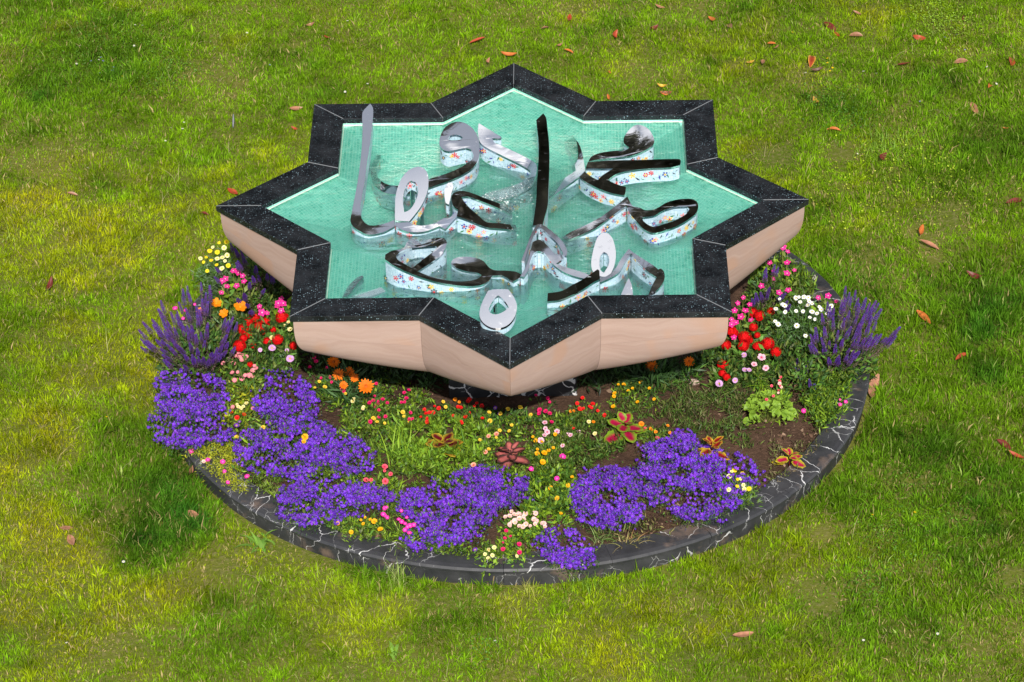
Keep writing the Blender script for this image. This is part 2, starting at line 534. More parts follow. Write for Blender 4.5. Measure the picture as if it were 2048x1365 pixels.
def make_grass():
    N = 1900000
    y = RNG.uniform(-4.4, 7.2, N)
    half = 3.05 + (y + 3.2) * 0.125 + 0.85
    x = RNG.uniform(-1, 1, N) * half
    keepp = half / 5.2
    # nearly half of the blades fan out from tufts
    NT_ = 15000
    ty = RNG.uniform(-4.4, 7.2, NT_); tx = RNG.uniform(-1, 1, NT_) * (3.9 + (ty + 3.2) * .125)
    ti = RNG.integers(0, NT_, N)
    tin = RNG.random(N) < .42
    ox, oy = RNG.normal(0, .020, N), RNG.normal(0, .020, N)
    x = np.where(tin, tx[ti] + ox, x); y = np.where(tin, ty[ti] + oy, y)
    taz = np.arctan2(oy, ox); tcol = RNG.uniform(.68, 1.32, NT_)[ti]; tlen = RNG.uniform(.8, 1.5, NT_)[ti]
    m = (RNG.random(N) < np.where(tin, .8, keepp)) & (np.hypot(x, y) > R_KERB + 0.012)
    x, y, tin, taz, tcol, tlen = [q[m] for q in (x, y, tin, taz, tcol, tlen)]
    wob = (fbm(x, y, 2.4, 11) - 0.5) * 1.2
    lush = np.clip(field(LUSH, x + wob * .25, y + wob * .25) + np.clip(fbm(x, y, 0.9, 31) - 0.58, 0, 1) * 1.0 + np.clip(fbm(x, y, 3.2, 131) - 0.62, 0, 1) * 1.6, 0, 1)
    bare = np.clip(field(BARE, x + wob * .12, y + wob * .12) * 1.15 + np.clip(fbm(x, y, 2.0, 41) - 0.66, 0, 1) * 2.2, 0, 1)
    yell = np.clip(field(YELL, x, y) * .78 + (fbm(x, y, 0.7, 51) - 0.52) * 1.1 + (fbm(x, y, 3.5, 61) - .5) * 1.3, 0, 1)
    yell = np.clip(yell - lush, 0, 1)
    tuft = fbm(x, y, 9.0, 71, 2)
    k = RNG.random(len(x)) > bare * 0.93
    k &= (RNG.random(len(x)) < 0.62 + 0.55 * tuft)
    x, y, lush, bare, yell, tuft, tin, taz, tcol, tlen = [a[k] for a in (x, y, lush, bare, yell, tuft, tin, taz, tcol, tlen)]
    n = len(x)
    L = RNG.gamma(9, 1 / 9, n) * (0.029 + 0.036 * lush + 0.034 * np.clip(tuft - .4, 0, 1)) * (1 - 0.5 * bare)
    long = RNG.random(n) < 0.006
    L = np.where(long, L * 2.0, L)
    L = np.where(tin, L * tlen, L)
    az = RNG.uniform(0, 2 * PI, n)
    flow = fbm(x, y, 1.6, 81) * 4 * PI
    az = np.where(RNG.random(n) < .45, flow + RNG.normal(0, .6, n), az)
    az = np.where(tin, taz + RNG.normal(0, .5, n), az)
    lean = np.clip(np.abs(RNG.normal(0.55, 0.35, n)), 0.05, 1.35)
    lean = np.where(RNG.random(n) < .12 + .3 * bare, 1.3, lean)
    d = np.stack([np.cos(az), np.sin(az)], -1)
    w = RNG.gamma(5, .2, n) * 0.0024 * (1 + .3 * lush)
    sa = RNG.uniform(0, PI, n)
    s = np.stack([np.cos(sa), np.sin(sa)], -1)
    base = np.stack([x, y, np.full(n, -0.002)], -1)
    hm = L * 0.52
    mid = base + np.concatenate([d * (hm * np.sin(lean * .55))[:, None], (hm * np.cos(lean * .55))[:, None]], 1)
    tip = mid + np.concatenate([d * (L * .5 * np.sin(lean * 1.25))[:, None], (L * .5 * np.cos(np.minimum(lean * 1.25, 1.6)))[:, None]], 1)
    s3 = np.concatenate([s * w[:, None], np.zeros((n, 1))], 1)
    V = np.stack([base - s3 * .35, mid - s3, mid + s3, tip], 1).reshape(-1, 3)
    i = np.arange(n, dtype=np.int32) * 4
    T = np.stack([np.stack([i, i + 2, i + 1], -1), np.stack([i + 1, i + 2, i + 3], -1)], 1).reshape(-1, 3)
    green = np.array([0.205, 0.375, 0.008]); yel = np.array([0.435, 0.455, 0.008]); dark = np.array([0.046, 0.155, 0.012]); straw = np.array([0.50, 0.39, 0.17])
    pale = np.array([0.32, 0.42, 0.10])
    mott = np.clip(fbm(x, y, 4.5, 101, 3), 0, 1)
    j = RNG.random((n, 1))
    c = green * (1 - yell[:, None]) + yel * yell[:, None]
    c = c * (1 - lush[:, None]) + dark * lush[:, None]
    c = c * (0.55 + 0.80 * j) * (0.54 + 0.92 * mott)[:, None] * np.where(tin, tcol, 1.0)[:, None]
    st = RNG.random(n) < (0.045 + 0.30 * bare + 0.03 * yell + .05 * (fbm(x, y, 1.1, 91) > .58)) * (1 - .8 * lush)
    c = np.where(st[:, None], straw * (0.6 + 0.7 * j), c)
    pl = RNG.random(n) < 0.03
    c = np.where((pl & ~st)[:, None], pale * (.7 + .6 * j), c)
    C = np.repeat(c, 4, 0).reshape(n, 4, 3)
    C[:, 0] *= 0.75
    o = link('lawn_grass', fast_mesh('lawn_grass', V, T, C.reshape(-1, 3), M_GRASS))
    tag(o, 'short yellowish green lawn grass all round the flower bed', 'grass', kind='stuff')


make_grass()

# ------------------------------------------------------------------ flower bed: soil and kerb
Z_SOIL, Z_KERB = 0.095, 0.126
sm = MB()
nr, na = 26, 96
vs, fs = [], []
for i in range(nr + 1):
    r = 2.16 * i / nr
    for j in range(na):
        a = 2 * PI * j / na
        xx, yy = r * math.cos(a), r * math.sin(a)
        zz = Z_SOIL + 0.05 * float(fbm(np.array([xx]), np.array([yy]), 2.6, 5)[0] - 0.5) + 0.02 * (1 - r / 2.16) + random.uniform(-.006, .006)
        vs.append((xx, yy, zz if i < nr else Z_SOIL - 0.02))
for i in range(nr):
    for j in range(na):
        a, b = i * na + j, i * na + (j + 1) % na
        fs.append((a, a + na, b + na, b))
sm.add(vs, fs)
tag(sm.build('soil', M_SOIL, smooth=True), kind='structure')

kerb = tag(empty('stone_kerb'), 'round black marble kerb with white veins edging the flower bed', 'kerb')
NK = 22
for k in range(NK):
    a0 = 2 * PI * (k + .37) / NK
    a1 = 2 * PI * (k + 1.37) / NK
    gap = 0.0006
    prof = [(2.085, -0.02), (2.085, Z_KERB - 0.006), (2.092, Z_KERB), (2.225, Z_KERB + 0.001), (R_KERB - 0.012, Z_KERB - 0.004), (R_KERB, Z_KERB - 0.016),
            (R_KERB - 0.002, Z_KERB - 0.030), (R_KERB - 0.016, Z_KERB - 0.038), (R_KERB - 0.018, -0.03)]
    b = MB()
    ns = 7
    dz = random.uniform(-.0025, .0025); dr = random.uniform(-.003, .003)
    vs = []
    for i in range(ns + 1):
        a = a0 + gap + (a1 - a0 - 2 * gap) * i / ns
        for (r, z) in prof:
            vs.append(((r + dr) * math.cos(a), (r + dr) * math.sin(a), z + (dz if z > 0 else 0)))
    n = len(prof)
    fs = []
    for i in range(ns):
        for j in range(n - 1):
            fs.append((i * n + j, i * n + j + 1, (i + 1) * n + j + 1, (i + 1) * n + j))
    fs.append(tuple(range(n))[::-1]); fs.append(tuple(ns * n + i for i in range(n)))
    b.add(vs, fs)
    b.build('kerb_stone', M_KERB, kerb)

# ------------------------------------------------------------------ fountain
FT = tag(empty('star_fountain'), 'eight pointed star fountain of pink sandstone with black granite rim', 'fountain')
RO = 1.85
SROT = -0.0132
RC = RO * math.cos(PI / 4) / math.cos(PI / 8)


def starpts(scale=1.0):
    out = []
    for i in range(16):
        a = -PI / 2 + i * PI / 8 + SROT
        r = (RO if i % 2 == 0 else RC) * scale
        out.append((r * math.cos(a), r * math.sin(a)))
    return out


F_IN = 1.565 / RO
S_OUT, S_IN = starpts(1.0), starpts(F_IN)
TH = 0.036
for i in range(16):
    j = (i + 1) % 16
    q = [np.array(S_OUT[i]), np.array(S_OUT[j]), np.array(S_IN[j]), np.array(S_IN[i])]
    # shrink by the half joint along the rim
    e0 = (q[1] - q[0]) / np.linalg.norm(q[1] - q[0])
    g = 0.0012
    q = [q[0] + e0 * g, q[1] - e0 * g, q[2] - e0 * g, q[3] + e0 * g]
    cen = sum(q) / 4
    b = MB()
    bev = 0.004
    top = [p + (cen - p) / np.linalg.norm(cen - p) * bev for p in q]
    vs = [(*p, Z0) for p in top] + [(*p, Z0 - bev) for p in q] + [(*p, Z0 - TH) for p in q]
    fs = [(0, 1, 2, 3), (11, 10, 9, 8)]
    for k in range(4):
        l = (k + 1) % 4
        fs += [(k, 4 + k, 4 + l, l), (4 + k, 8 + k, 8 + l, 4 + l)]
    b.add(vs, fs)
    b.build('rim_slab', M_GRANITE, FT)
    # pale mortar in the mitre joint
    d = np.array(S_OUT[i]) - np.array(S_IN[i]); d /= np.linalg.norm(d)
    nrm = np.array([-d[1], d[0]]) * 0.0018
    a_, b_ = np.array(S_OUT[i]) - d * 0.003, np.array(S_IN[i]) + d * 0.003
    b = MB()
    vs = [(*(a_ - nrm), Z0 + .0012), (*(a_ + nrm), Z0 + .0012), (*(b_ + nrm), Z0 + .0012), (*(b_ - nrm), Z0 + .0012)]
    vs += [(x, y, Z0 - TH + .004) for (x, y, z) in vs]
    b.add(vs, [(3, 2, 1, 0), (0, 1, 5, 4), (1, 2, 6, 5), (2, 3, 7, 6), (3, 0, 4, 7)])
    b.build('mitre_joint', M_GROUT, FT)

# bowl: a star prism whose underside is a shallow dish
NS_, NP_ = 14, 18


def bowl_pt(p, t):
    """p: point of the star outline, t: 0 at the rim to 1 under the bowl"""
    r = math.hypot(*p)
    D = 0.262 + 0.40 * (RO - r)
    dl = 0.16
    A = (0.0, TH); B = (0.0, TH + (D - TH) * 0.72); Cc = (dl * 0.10, D); E = (dl, D + 0.40 * dl)
    s = 1 - t
    dx = s**3 * A[0] + 3 * s * s * t * B[0] + 3 * s * t * t * Cc[0] + t**3 * E[0]
    dz = s**3 * A[1] + 3 * s * s * t * B[1] + 3 * s * t * t * Cc[1] + t**3 * E[1]
    f = (r - dx) / r
    return (p[0] * f, p[1] * f, Z0 - dz)


S_BOWL = starpts(0.9865)
for i in range(16):
    j = (i + 1) % 16
    P, Q = np.array(S_BOWL[i]), np.array(S_BOWL[j])
    e = (Q - P) / np.linalg.norm(Q - P) * 0.0007
    P, Q = P + e, Q - e
    for (t0, t1, nt_) in ((0.0, 0.262, 4), (0.2628, 1.0, NP_)):
        b = MB()
        vs, fs = [], []
        for a in range(nt_ + 1):
            t = t0 + (t1 - t0) * a / nt_
            for s in range(NS_ + 1):
                vs.append(bowl_pt(P + (Q - P) * s / NS_, t))
        for a in range(nt_):
            for s in range(NS_):
                k = a * (NS_ + 1) + s
                fs.append((k, k + NS_ + 1, k + NS_ + 2, k + 1))
        b.add(vs, fs)
        o = b.build('bowl_panel', M_STONE, FT, True)
# under dish
b = MB()
vs, fs = [], []
for a in range(7):
    f = a / 6
    for s in range(16):
        x, y, z = bowl_pt(S_BOWL[s], 1.0)
        r = math.hypot(x, y)
        r2 = r + (0.42 - r) * f
        vs.append((x / r * r2, y / r * r2, z - 0.40 * (r - r2) * (0.95 if r > r2 else 1)))
for a in range(6):
    for s in range(16):
        k, l = a * 16 + s, a * 16 + (s + 1) % 16
        fs.append((k, k + 16, l + 16, l))
b.add(vs, fs)
b.build('bowl_underside', M_STONE, FT)
# backing inside the bowl so no light leaks through the hairline joints
b = MB()
vs = [(x * .975, y * .975, Z0 - TH - .001) for x, y in S_OUT] + [(x * .94, y * .94, Z0 - .20) for x, y in S_OUT]
b.add(vs, [(s, (s + 1) % 16, 16 + (s + 1) % 16, 16 + s) for s in range(16)])
b.build('bowl_core', M_GROUT, FT)

# pedestal: chamfered marble box
b = MB()
w, c = 0.405, 0.012
oct_ = [(-w + c, -w), (w - c, -w), (w, -w + c), (w, w - c), (w - c, w), (-w + c, w), (-w, w - c), (-w, -w + c)]
vs = [(x - .015, y, 0.02) for x, y in oct_] + [(x - .015, y, Z0 - 0.62) for x, y in oct_]
b.add(vs, [(k, (k + 1) % 8, 8 + (k + 1) % 8, 8 + k) for k in range(8)] + [tuple(range(8, 16))])
b.build('pedestal', M_PED, FT)

# pool lining with mosaic uv laid along each facet
ZW = Z0 - 0.052                       # water level
b = MB()
strip = MB()
levels = [(F_IN + 0.004, Z0 - TH + 0.001), (F_IN + 0.002, Z0 - 0.062), (0.70, Z0 - 0.13), (0.585, Z0 - 0.178), (0.52, Z0 - 0.192)]
S1 = starpts(1.0)
for i in range(16):
    j = (i + 1) % 16
    P, Q = np.array(S1[i]), np.array(S1[j])
    e = (Q - P) / np.linalg.norm(Q - P)
    nn = np.array([-e[1], e[0]])
    for a in range(len(levels) - 1):
        (f0, z0), (f1, z1) = levels[a], levels[a + 1]
        q = [(*(P * f0), z0), (*(Q * f0), z0), (*(Q * f1), z1), (*(P * f1), z1)]
        uv = []
        for p in q:
            v2 = np.array(p[:2])
            u_ = float(v2 @ e); h = float(v2 @ nn)
            sl = math.hypot(h - float((P * levels[0][0]) @ nn), p[2] - z0 if a else 0)
            uv.append((u_ + i * 3.1, float(sl if a else (Z0 - p[2]))))
        b.add(q, [(3, 2, 1, 0)], uv=[uv[3], uv[2], uv[1], uv[0]])
    f1, z1 = levels[-1]
    q = [(*(P * f1), z1), (*(Q * f1), z1), (0, 0, z1 - 0.012)]
    b.add(q, [(2, 1, 0)], uv=[(0, 0), tuple(Q * f1), tuple(P * f1)])
    # cream strip just under the rim
    fa, fb = F_IN - 0.0005, F_IN - 0.0045
    za, zb = Z0 - 0.050, Z0 - 0.0545
    q = [(*(P * fa), za + .005), (*(Q * fa), za + .005), (*(Q * fa), za), (*(P * fa), za), (*(Q * fb), zb), (*(P * fb), zb)]
    strip.add(q, [(3, 2, 1, 0), (5, 4, 2, 3)])
b.build('pool_lining', M_TILE, FT)
strip.build('edge_strip', M_STRIP, FT)

# water: a finely divided sheet, rising in the middle where the jet bubbles up
b = MB()
vs, fs = [], []
nrw, naw = 40, 128
for i in range(nrw + 1):
    f = i / nrw
    for k in range(naw):
        a = 2 * PI * k / naw
        seg = (a - (-PI / 2 + SROT)) / (PI / 8)
        si = int(math.floor(seg)) % 16
        p0, p1 = np.array(S1[si]), np.array(S1[(si + 1) % 16])
        dv = np.array([math.cos(a), math.sin(a)])
        mat2 = np.array([[dv[0], -(p1 - p0)[0]], [dv[1], -(p1 - p0)[1]]])
        rr = float(np.linalg.solve(mat2, p0)[0]) * (F_IN - 0.001) * f
        x, y = rr * dv[0], rr * dv[1]
        q = math.hypot((x + .04) / .30, (y - .02) / .24)
        z = ZW + 0.020 * math.exp(-q * q) + 0.010 * math.exp(-q * q * .35) * (float(vnoise(np.array([x]), np.array([y]), 14, 3)[0]) - .5)
        z += 0.0022 * math.sin(34 * math.hypot(x + .04, y - .02)) * math.exp(-q * .8)
        vs.append((x, y, z))
for i in range(nrw):
    for k in range(naw):
        a_, b_ = i * naw + k, i * naw + (k + 1) % naw
        fs.append((a_, a_ + naw, b_ + naw, b_))
b.add(vs, fs)
tag(b.build('water', M_WATER, smooth=True), kind='structure')


# bubbles and foam where the jet breaks the surface
fo = MB()
for k in range(190):
    an, rr_ = random.uniform(0, 2 * PI), abs(random.gauss(0, .20))
    cx_, cy_ = -.04 + rr_ * math.cos(an) * 1.2, .06 + rr_ * math.sin(an)
    rd = random.uniform(.0015, .0045)
    zc = ZW + 0.020 * math.exp(-(((cx_ + .04) / .30) ** 2 + ((cy_ - .02) / .24) ** 2)) + .002
    ring_ = [(cx_ + rd * random.uniform(.7, 1.8) * math.cos(q * PI / 3), cy_ + rd * random.uniform(.7, 1.3) * math.sin(q * PI / 3), zc) for q in range(6)]
    fo.add(ring_ + [(cx_, cy_, zc + rd * .9)], [(q, (q + 1) % 6, 6) for q in range(6)], (.75, .80, .80))
tag(fo.build('foam', M_PETAL), 'white bubbles where the jet breaks the pool surface', 'foam', kind='stuff')


# ------------------------------------------------------------------ mirrored calligraphy in the pool
def smooth_outline(pts, corner=48, sub=4):
    n = len(pts)
    P = [np.array(p, float) for p in pts]
    sharp = []
    for i in range(n):
        a, c_ = P[i] - P[i - 1], P[(i + 1) % n] - P[i]
        ang = abs(math.degrees(math.atan2(a[0] * c_[1] - a[1] * c_[0], a @ c_)))
        sharp.append(ang > corner)
    out = []
    for i in range(n):
        p1, p2 = P[i], P[(i + 1) % n]
        ch = np.linalg.norm(p2 - p1)
        p0 = P[i - 1] if not sharp[i] else p1 - (p2 - p1)
        p3 = P[(i + 2) % n] if not sharp[(i + 1) % n] else p2 + (p2 - p1)
        d0, d3 = np.linalg.norm(p1 - p0), np.linalg.norm(p3 - p2)
        m1 = (p2 - p0) * ch / (ch + d0 + 1e-6)
        m2 = (p3 - p1) * ch / (ch + d3 + 1e-6)
        ns = max(2, min(8, int(ch / 5)))
        for k in range(ns):
            t = k / ns
            out.append((2*t**3 - 3*t**2 + 1) * p1 + (t**3 - 2*t**2 + t) * m1 + (-2*t**3 + 3*t**2) * p2 + (t**3 - t**2) * m2)
    return out


def height(ctrl, lam=0.02):
    """smooth thin-plate surface through the estimated heights"""
    C_ = np.array(ctrl, float)
    X = C_[:, :2] / 60.0
    n = len(X)
    U = lambda r2: np.where(r2 > 1e-12, r2 * np.log(r2 + 1e-12), 0.0)
    K = U(((X[:, None] - X[None]) ** 2).sum(-1)) + lam * n * np.eye(n)
    if n < 4:
        A = np.c_[np.ones(n), X[:, 1]]
        co = np.linalg.lstsq(A, C_[:, 2], rcond=None)[0]
        return lambda x, y: float(co[0] + co[1] * y / 60.0)
    Pm = np.c_[np.ones(n), X]
    A = np.block([[K, Pm], [Pm.T, np.zeros((3, 3))]])
    sol = np.linalg.lstsq(A, np.r_[C_[:, 2], 0, 0, 0], rcond=None)[0]
    lo, hi = C_[:, 2].min() - .02, C_[:, 2].max() + .02
    def f(x, y):
        q = np.array([x, y]) / 60.0
        v = float(U(((X - q) ** 2).sum(-1)) @ sol[:n] + sol[n] + sol[n + 1] * q[0] + sol[n + 2] * q[1])
        return min(hi, max(lo, v))
    return f


PETALS = {'red': (0.55, 0.012, 0.015), 'yellow': (0.85, 0.50, 0.02), 'blue': (0.03, 0.035, 0.28), 'dark': (0.02, 0.03, 0.04), 'green': (0.03, 0.16, 0.05), 'pink': (0.75, 0.25, 0.25)}


def letter(label, crop, outline, ctrl, holes=(), plane=None, floor=Z0 - 0.20, cap=0.014, motifs=True, seed=1, thick=0.115):
    """outline, holes: traced in a crop (x0, y0, zoom); heights relative to the rim top"""
    x0, y0, k = crop
    conv = lambda L: [(x0 + a / k, y0 + b / k) for a, b in L]
    hf = plane if plane else height([(x0 + a / k, y0 + b / k, z) for a, b, z in ctrl])
    rings = []
    for r in [outline] + list(holes):
        px = smooth_outline(conv(r))
        rings.append([Vector(unp(p[0], p[1], Z0 + hf(p[0], p[1]))) for p in px])
    def area(r):
        return sum(r[i].x * r[(i + 1) % len(r)].y - r[(i + 1) % len(r)].x * r[i].y for i in range(len(r))) / 2
    if area(rings[0]) < 0: rings[0].reverse()
    for h in range(1, len(rings)):
        if area(rings[h]) > 0: rings[h].reverse()
    base = min(rings[0], key=lambda p: p.z)
    root = empty('calligraphy_letter', (0, 0, 0))
    tag(root, label, 'letter sculpture', 'mirrored calligraphy letters in the star pool')
    tris = tessellate_polygon([[Vector((p.x, p.y, 0)) for p in r] for r in rings])
    flat = [p for r in rings for p in r]
    b = MB()
    vs = [tuple(p) for p in flat]
    fs = []
    for t in tris:
        a, c_, d = [flat[q] for q in t]
        if (c_ - a).cross(d - a).z < 0: t = (t[0], t[2], t[1])
        fs.append(tuple(t))
    bmm = bmesh.new()
    bv = [bmm.verts.new(v) for v in vs]
    for f in fs:
        try: bmm.faces.new([bv[q] for q in f])
        except ValueError: pass
    for _ in range(2):
        bmesh.ops.triangulate(bmm, faces=bmm.faces[:])
        eds = [e for e in bmm.edges if not e.is_boundary and e.calc_length() > 0.035]
        if eds: bmesh.ops.subdivide_edges(bmm, edges=eds, cuts=1)
    bmesh.ops.triangulate(bmm, faces=bmm.faces[:])
    for v in bmm.verts:
        if not v.is_boundary:
            for _ in range(2):
                xx, yy = proj_np(np.array(v.co))
                v.co.z += (Z0 + hf(float(xx), float(yy)) - v.co.z) * .9
    bmm.verts.index_update()
    b.add([tuple(v.co) for v in bmm.verts], [tuple(v.index for v in f.verts) for f in bmm.faces])
    bmm.free()
    n_top = len(b.f)
    walls = []
    for r in rings:
        wall = MB()
        walls.append(wall)
        n = len(r)
        u_ = 0.0
        for i in range(n):
            p, q = r[i], r[(i + 1) % n]
            L = math.hypot(q.x - p.x, q.y - p.y)
            pd, qd = p - Vector((0, 0, cap)), q - Vector((0, 0, cap))
            b.add([p, q, qd, pd], [(0, 3, 2, 1)])
            pf, qf = Vector((p.x, p.y, max(floor, p.z - thick))), Vector((q.x, q.y, max(floor, q.z - thick)))
            ins = 0.0035
            e = Vector((q.y - p.y, -(q.x - p.x), 0))
            if L > 1e-6: e = e / L * -ins
            quad = [pd + e, qd + e, qf + e, pf + e]
            wall.add(quad, [(0, 3, 2, 1)], uv=[(u_, pd.z), (u_, pf.z), (u_ + L, qf.z), (u_ + L, qd.z)])
            u_ += L
    cap_o = b.build('steel_cap', M_STEEL, root)
    cap_o.data.polygons.foreach_set('use_smooth', [k < n_top for k in range(len(cap_o.data.polygons))])
    # short posts carry the letter on the pool floor
    cen_px = [p for p in rings[0]]
    for q in (0.12, 0.62):
        a = rings[0][int(q * len(rings[0]))]; t3 = fs[int(q * len(fs))]
        ce = (flat[t3[0]] + flat[t3[1]] + flat[t3[2]]) / 3
        zt = min(flat[k_].z for k_ in t3) - 0.03
        pm = MB()
        ring6 = [(ce.x + .014 * math.cos(k_ * PI / 4), ce.y + .014 * math.sin(k_ * PI / 4)) for k_ in range(8)]
        pm.add([(x, y, Z0 - .20) for x, y in ring6] + [(x, y, zt) for x, y in ring6], [(k_, (k_ + 1) % 8, 8 + (k_ + 1) % 8, 8 + k_) for k_ in range(8)])
        pm.build('support_post', M_STEEL, root)
    for wi, wall in enumerate(walls):
        wall.build('mosaic_wall' if wi == 0 else 'inner_mosaic_wall', M_LTILE, root)
    if motifs:
        mo = MB()
        rr = random.Random(seed)
        for r in rings:
            n = len(r)
            acc, nxt = 0.0, 0.05
            for i in range(n):
                p, q = r[i], r[(i + 1) % n]
                L = (Vector((q.x, q.y)) - Vector((p.x, p.y))).length
                if L < 1e-5: continue
                nv = Vector(((q.y - p.y) / L, -(q.x - p.x) / L, 0))
                acc += L
                if nv.y > -0.15:
                    nxt = max(nxt, acc + .012)
                    continue
                # a fine vine runs along the wall
                hg = min(thick, p.z - floor) - cap
                if hg > .05:
                    u0 = Vector((q.x - p.x, q.y - p.y, 0)) / L
                    nd = max(1, int(L / .011))
                    for di in range(nd):
                        sp_ = acc - L + L * (di + .5) / nd
                        dp = cap + hg * (.45 + .22 * math.sin(sp_ * 55))
                        ce0 = p + (q - p) * ((di + .5) / nd) + Vector((0, 0, -dp)) + nv * .0004
                        sl = .55 * math.cos(sp_ * 55)
                        l0, w0 = .0065, .0013
                        du = (u0 + Vector((0, 0, -sl))).normalized(); dn = du.cross(nv)
                        mo.add([ce0 - du * l0, ce0 - dn * w0, ce0 + du * l0, ce0 + dn * w0], [(0, 1, 2, 3)], PETALS['dark'] if rr.random() < .6 else PETALS['green'])
                while acc > nxt:
                    nxt += rr.uniform(0.016, 0.034) * min(1.0, .11 / max(.05, min(thick, p.z - floor)))
                    u3 = Vector((q.x - p.x, q.y - p.y, 0)) / L
                    hgt = min(thick, p.z - floor) - cap
                    dep = rr.uniform(0.016, max(.02, hgt - .014))
                    ce = p + Vector((0, 0, -cap - dep)) + nv * 0.0005
                    kind = rr.random()
                    def P2(a, c_): return ce + u3 * a + Vector((0, 0, c_))
                    if kind < 0.42:
                        colr = PETALS[rr.choice(['red', 'red', 'yellow', 'blue', 'dark', 'pink', 'yellow'])]
                        npet = rr.choice([5, 6]); rad = rr.uniform(.014, .024)
                        a0 = rr.uniform(0, 1)
                        for pt in range(npet):
                            an = a0 + 2 * PI * pt / npet
                            ca, sa = math.cos(an), math.sin(an)
                            f = lambda l, s_: P2(ca * l - sa * s_, sa * l + ca * s_)
                            mo.add([f(rad * .25, 0), f(rad * .65, -rad * .26), f(rad, 0), f(rad * .65, rad * .26)], [(0, 1, 2, 3)], colr)
                        mo.add([P2(math.cos(2 * PI * z_ / 6) * rad * .3, math.sin(2 * PI * z_ / 6) * rad * .3) + nv * .0006 for z_ in range(6)], [(0, 1, 2, 3, 4, 5)], PETALS[rr.choice(['yellow', 'red'])])
                    else:
                        colr = PETALS[rr.choice(['green', 'green', 'dark', 'blue'])]
                        an = rr.uniform(0, PI); ca, sa = math.cos(an), math.sin(an)
                        f = lambda l, s_: P2(ca * l - sa * s_, sa * l + ca * s_)
                        l_ = rr.uniform(.010, .020)
                        mo.add([f(-l_, 0), f(0, -l_ * .28), f(l_, 0), f(0, l_ * .28)], [(0, 1, 2, 3)], colr)
        if mo.v:
            tag(mo.build('flower_motifs', M_ENAMEL, root), kind='stuff')
    return root


C1, C2, C3, C4 = (680, 190, 4.55), (1000, 190, 4.55), (680, 400, 4.55), (1000, 400, 4.55)
letter('tall straight pale blue mirrored stroke rising at the left of the pool', C1,
       [(275, 80), (300, 120), (298, 240), (275, 450), (245, 640), (225, 800), (205, 900), (190, 1010), (190, 1100), (205, 1140), (255, 1185),
        (350, 1185), (440, 1160), (495, 1138), (500, 1195), (420, 1240), (350, 1262), (250, 1272), (190, 1245), (120, 1200), (95, 1150), (105, 1080),
        (130, 950), (160, 790), (190, 560), (205, 330), (205, 160), (245, 110)],
       [(275, 80, .30), (250, 400, .205), (200, 800, .09), (150, 1100, .01), (200, 1240, -.01), (350, 1220, -.02), (490, 1170, 0.0)], seed=2)
letter('white reflecting oval loop standing tilted beside the tall left stroke', C1,
       [(500, 1140), (500, 1050), (505, 930), (520, 860), (560, 760), (620, 690), (680, 660), (730, 655), (775, 680), (800, 730), (805, 800),
        (790, 900), (740, 1010), (690, 1080), (630, 1152), (560, 1148)],
       [(500, 1140, .02), (630, 1150, .02), (730, 655, .30), (520, 860, .19), (800, 800, .215), (700, 1080, .065)],
       [[(585, 1068), (572, 960), (590, 860), (620, 800), (650, 780), (690, 800), (710, 850), (705, 920), (670, 1000), (630, 1050)]],
       plane=lambda x, y: 0.02 + (190 + 1145 / 4.55 - y) / 107.0 * 0.225, floor=Z0 - .12, seed=3, thick=0.07)
letter('low dark curved stroke joining the white oval loop to the big open loop', C1,
       [(505, 1145), (560, 1155), (630, 1158), (660, 1178), (720, 1190), (800, 1185), (870, 1165), (950, 1120), (990, 1122), (1055, 1060), (1072, 1100), (1010, 1165),
        (960, 1225), (905, 1195), (850, 1218), (780, 1242), (690, 1252), (600, 1242), (540, 1218), (505, 1195)],
       [(505, 1170, 0), (700, 1220, -.01), (900, 1170, -.01), (1060, 1080, .05)], seed=4)
letter('big open dark loop left of centre with two long arms', C1,
       [(1015, 930), (1035, 893), (1090, 875), (1150, 880), (1230, 905), (1290, 930), (1420, 978), (1500, 1010), (1570, 1060), (1545, 1085), (1440, 1030),
        (1330, 985), (1240, 950), (1160, 925), (1105, 930), (1125, 965), (1180, 1030), (1250, 1090), (1335, 1160), (1450, 1168), (1600, 1188), (1610, 1230),
        (1450, 1218), (1330, 1205), (1150, 1135), (1062, 1105), (1075, 1048), (1030, 1010)],
       [(1015, 930, .08), (1090, 900, .08), (1290, 930, .02), (1560, 1070, -.06), (1070, 1080, .07), (1330, 1180, .02), (1600, 1210, -.055)], seed=5)
letter('small white upright tongue at the left of the big open loop', C1,
       [(985, 800), (1020, 800), (1032, 840), (1015, 890), (1008, 930), (990, 1000), (962, 985), (950, 920), (955, 850)],
       [(1000, 800, .13), (970, 990, .03)], plane=lambda x, y: 0.03 + (408 - y) / 44.0 * 0.075, floor=Z0 - .28, seed=6)
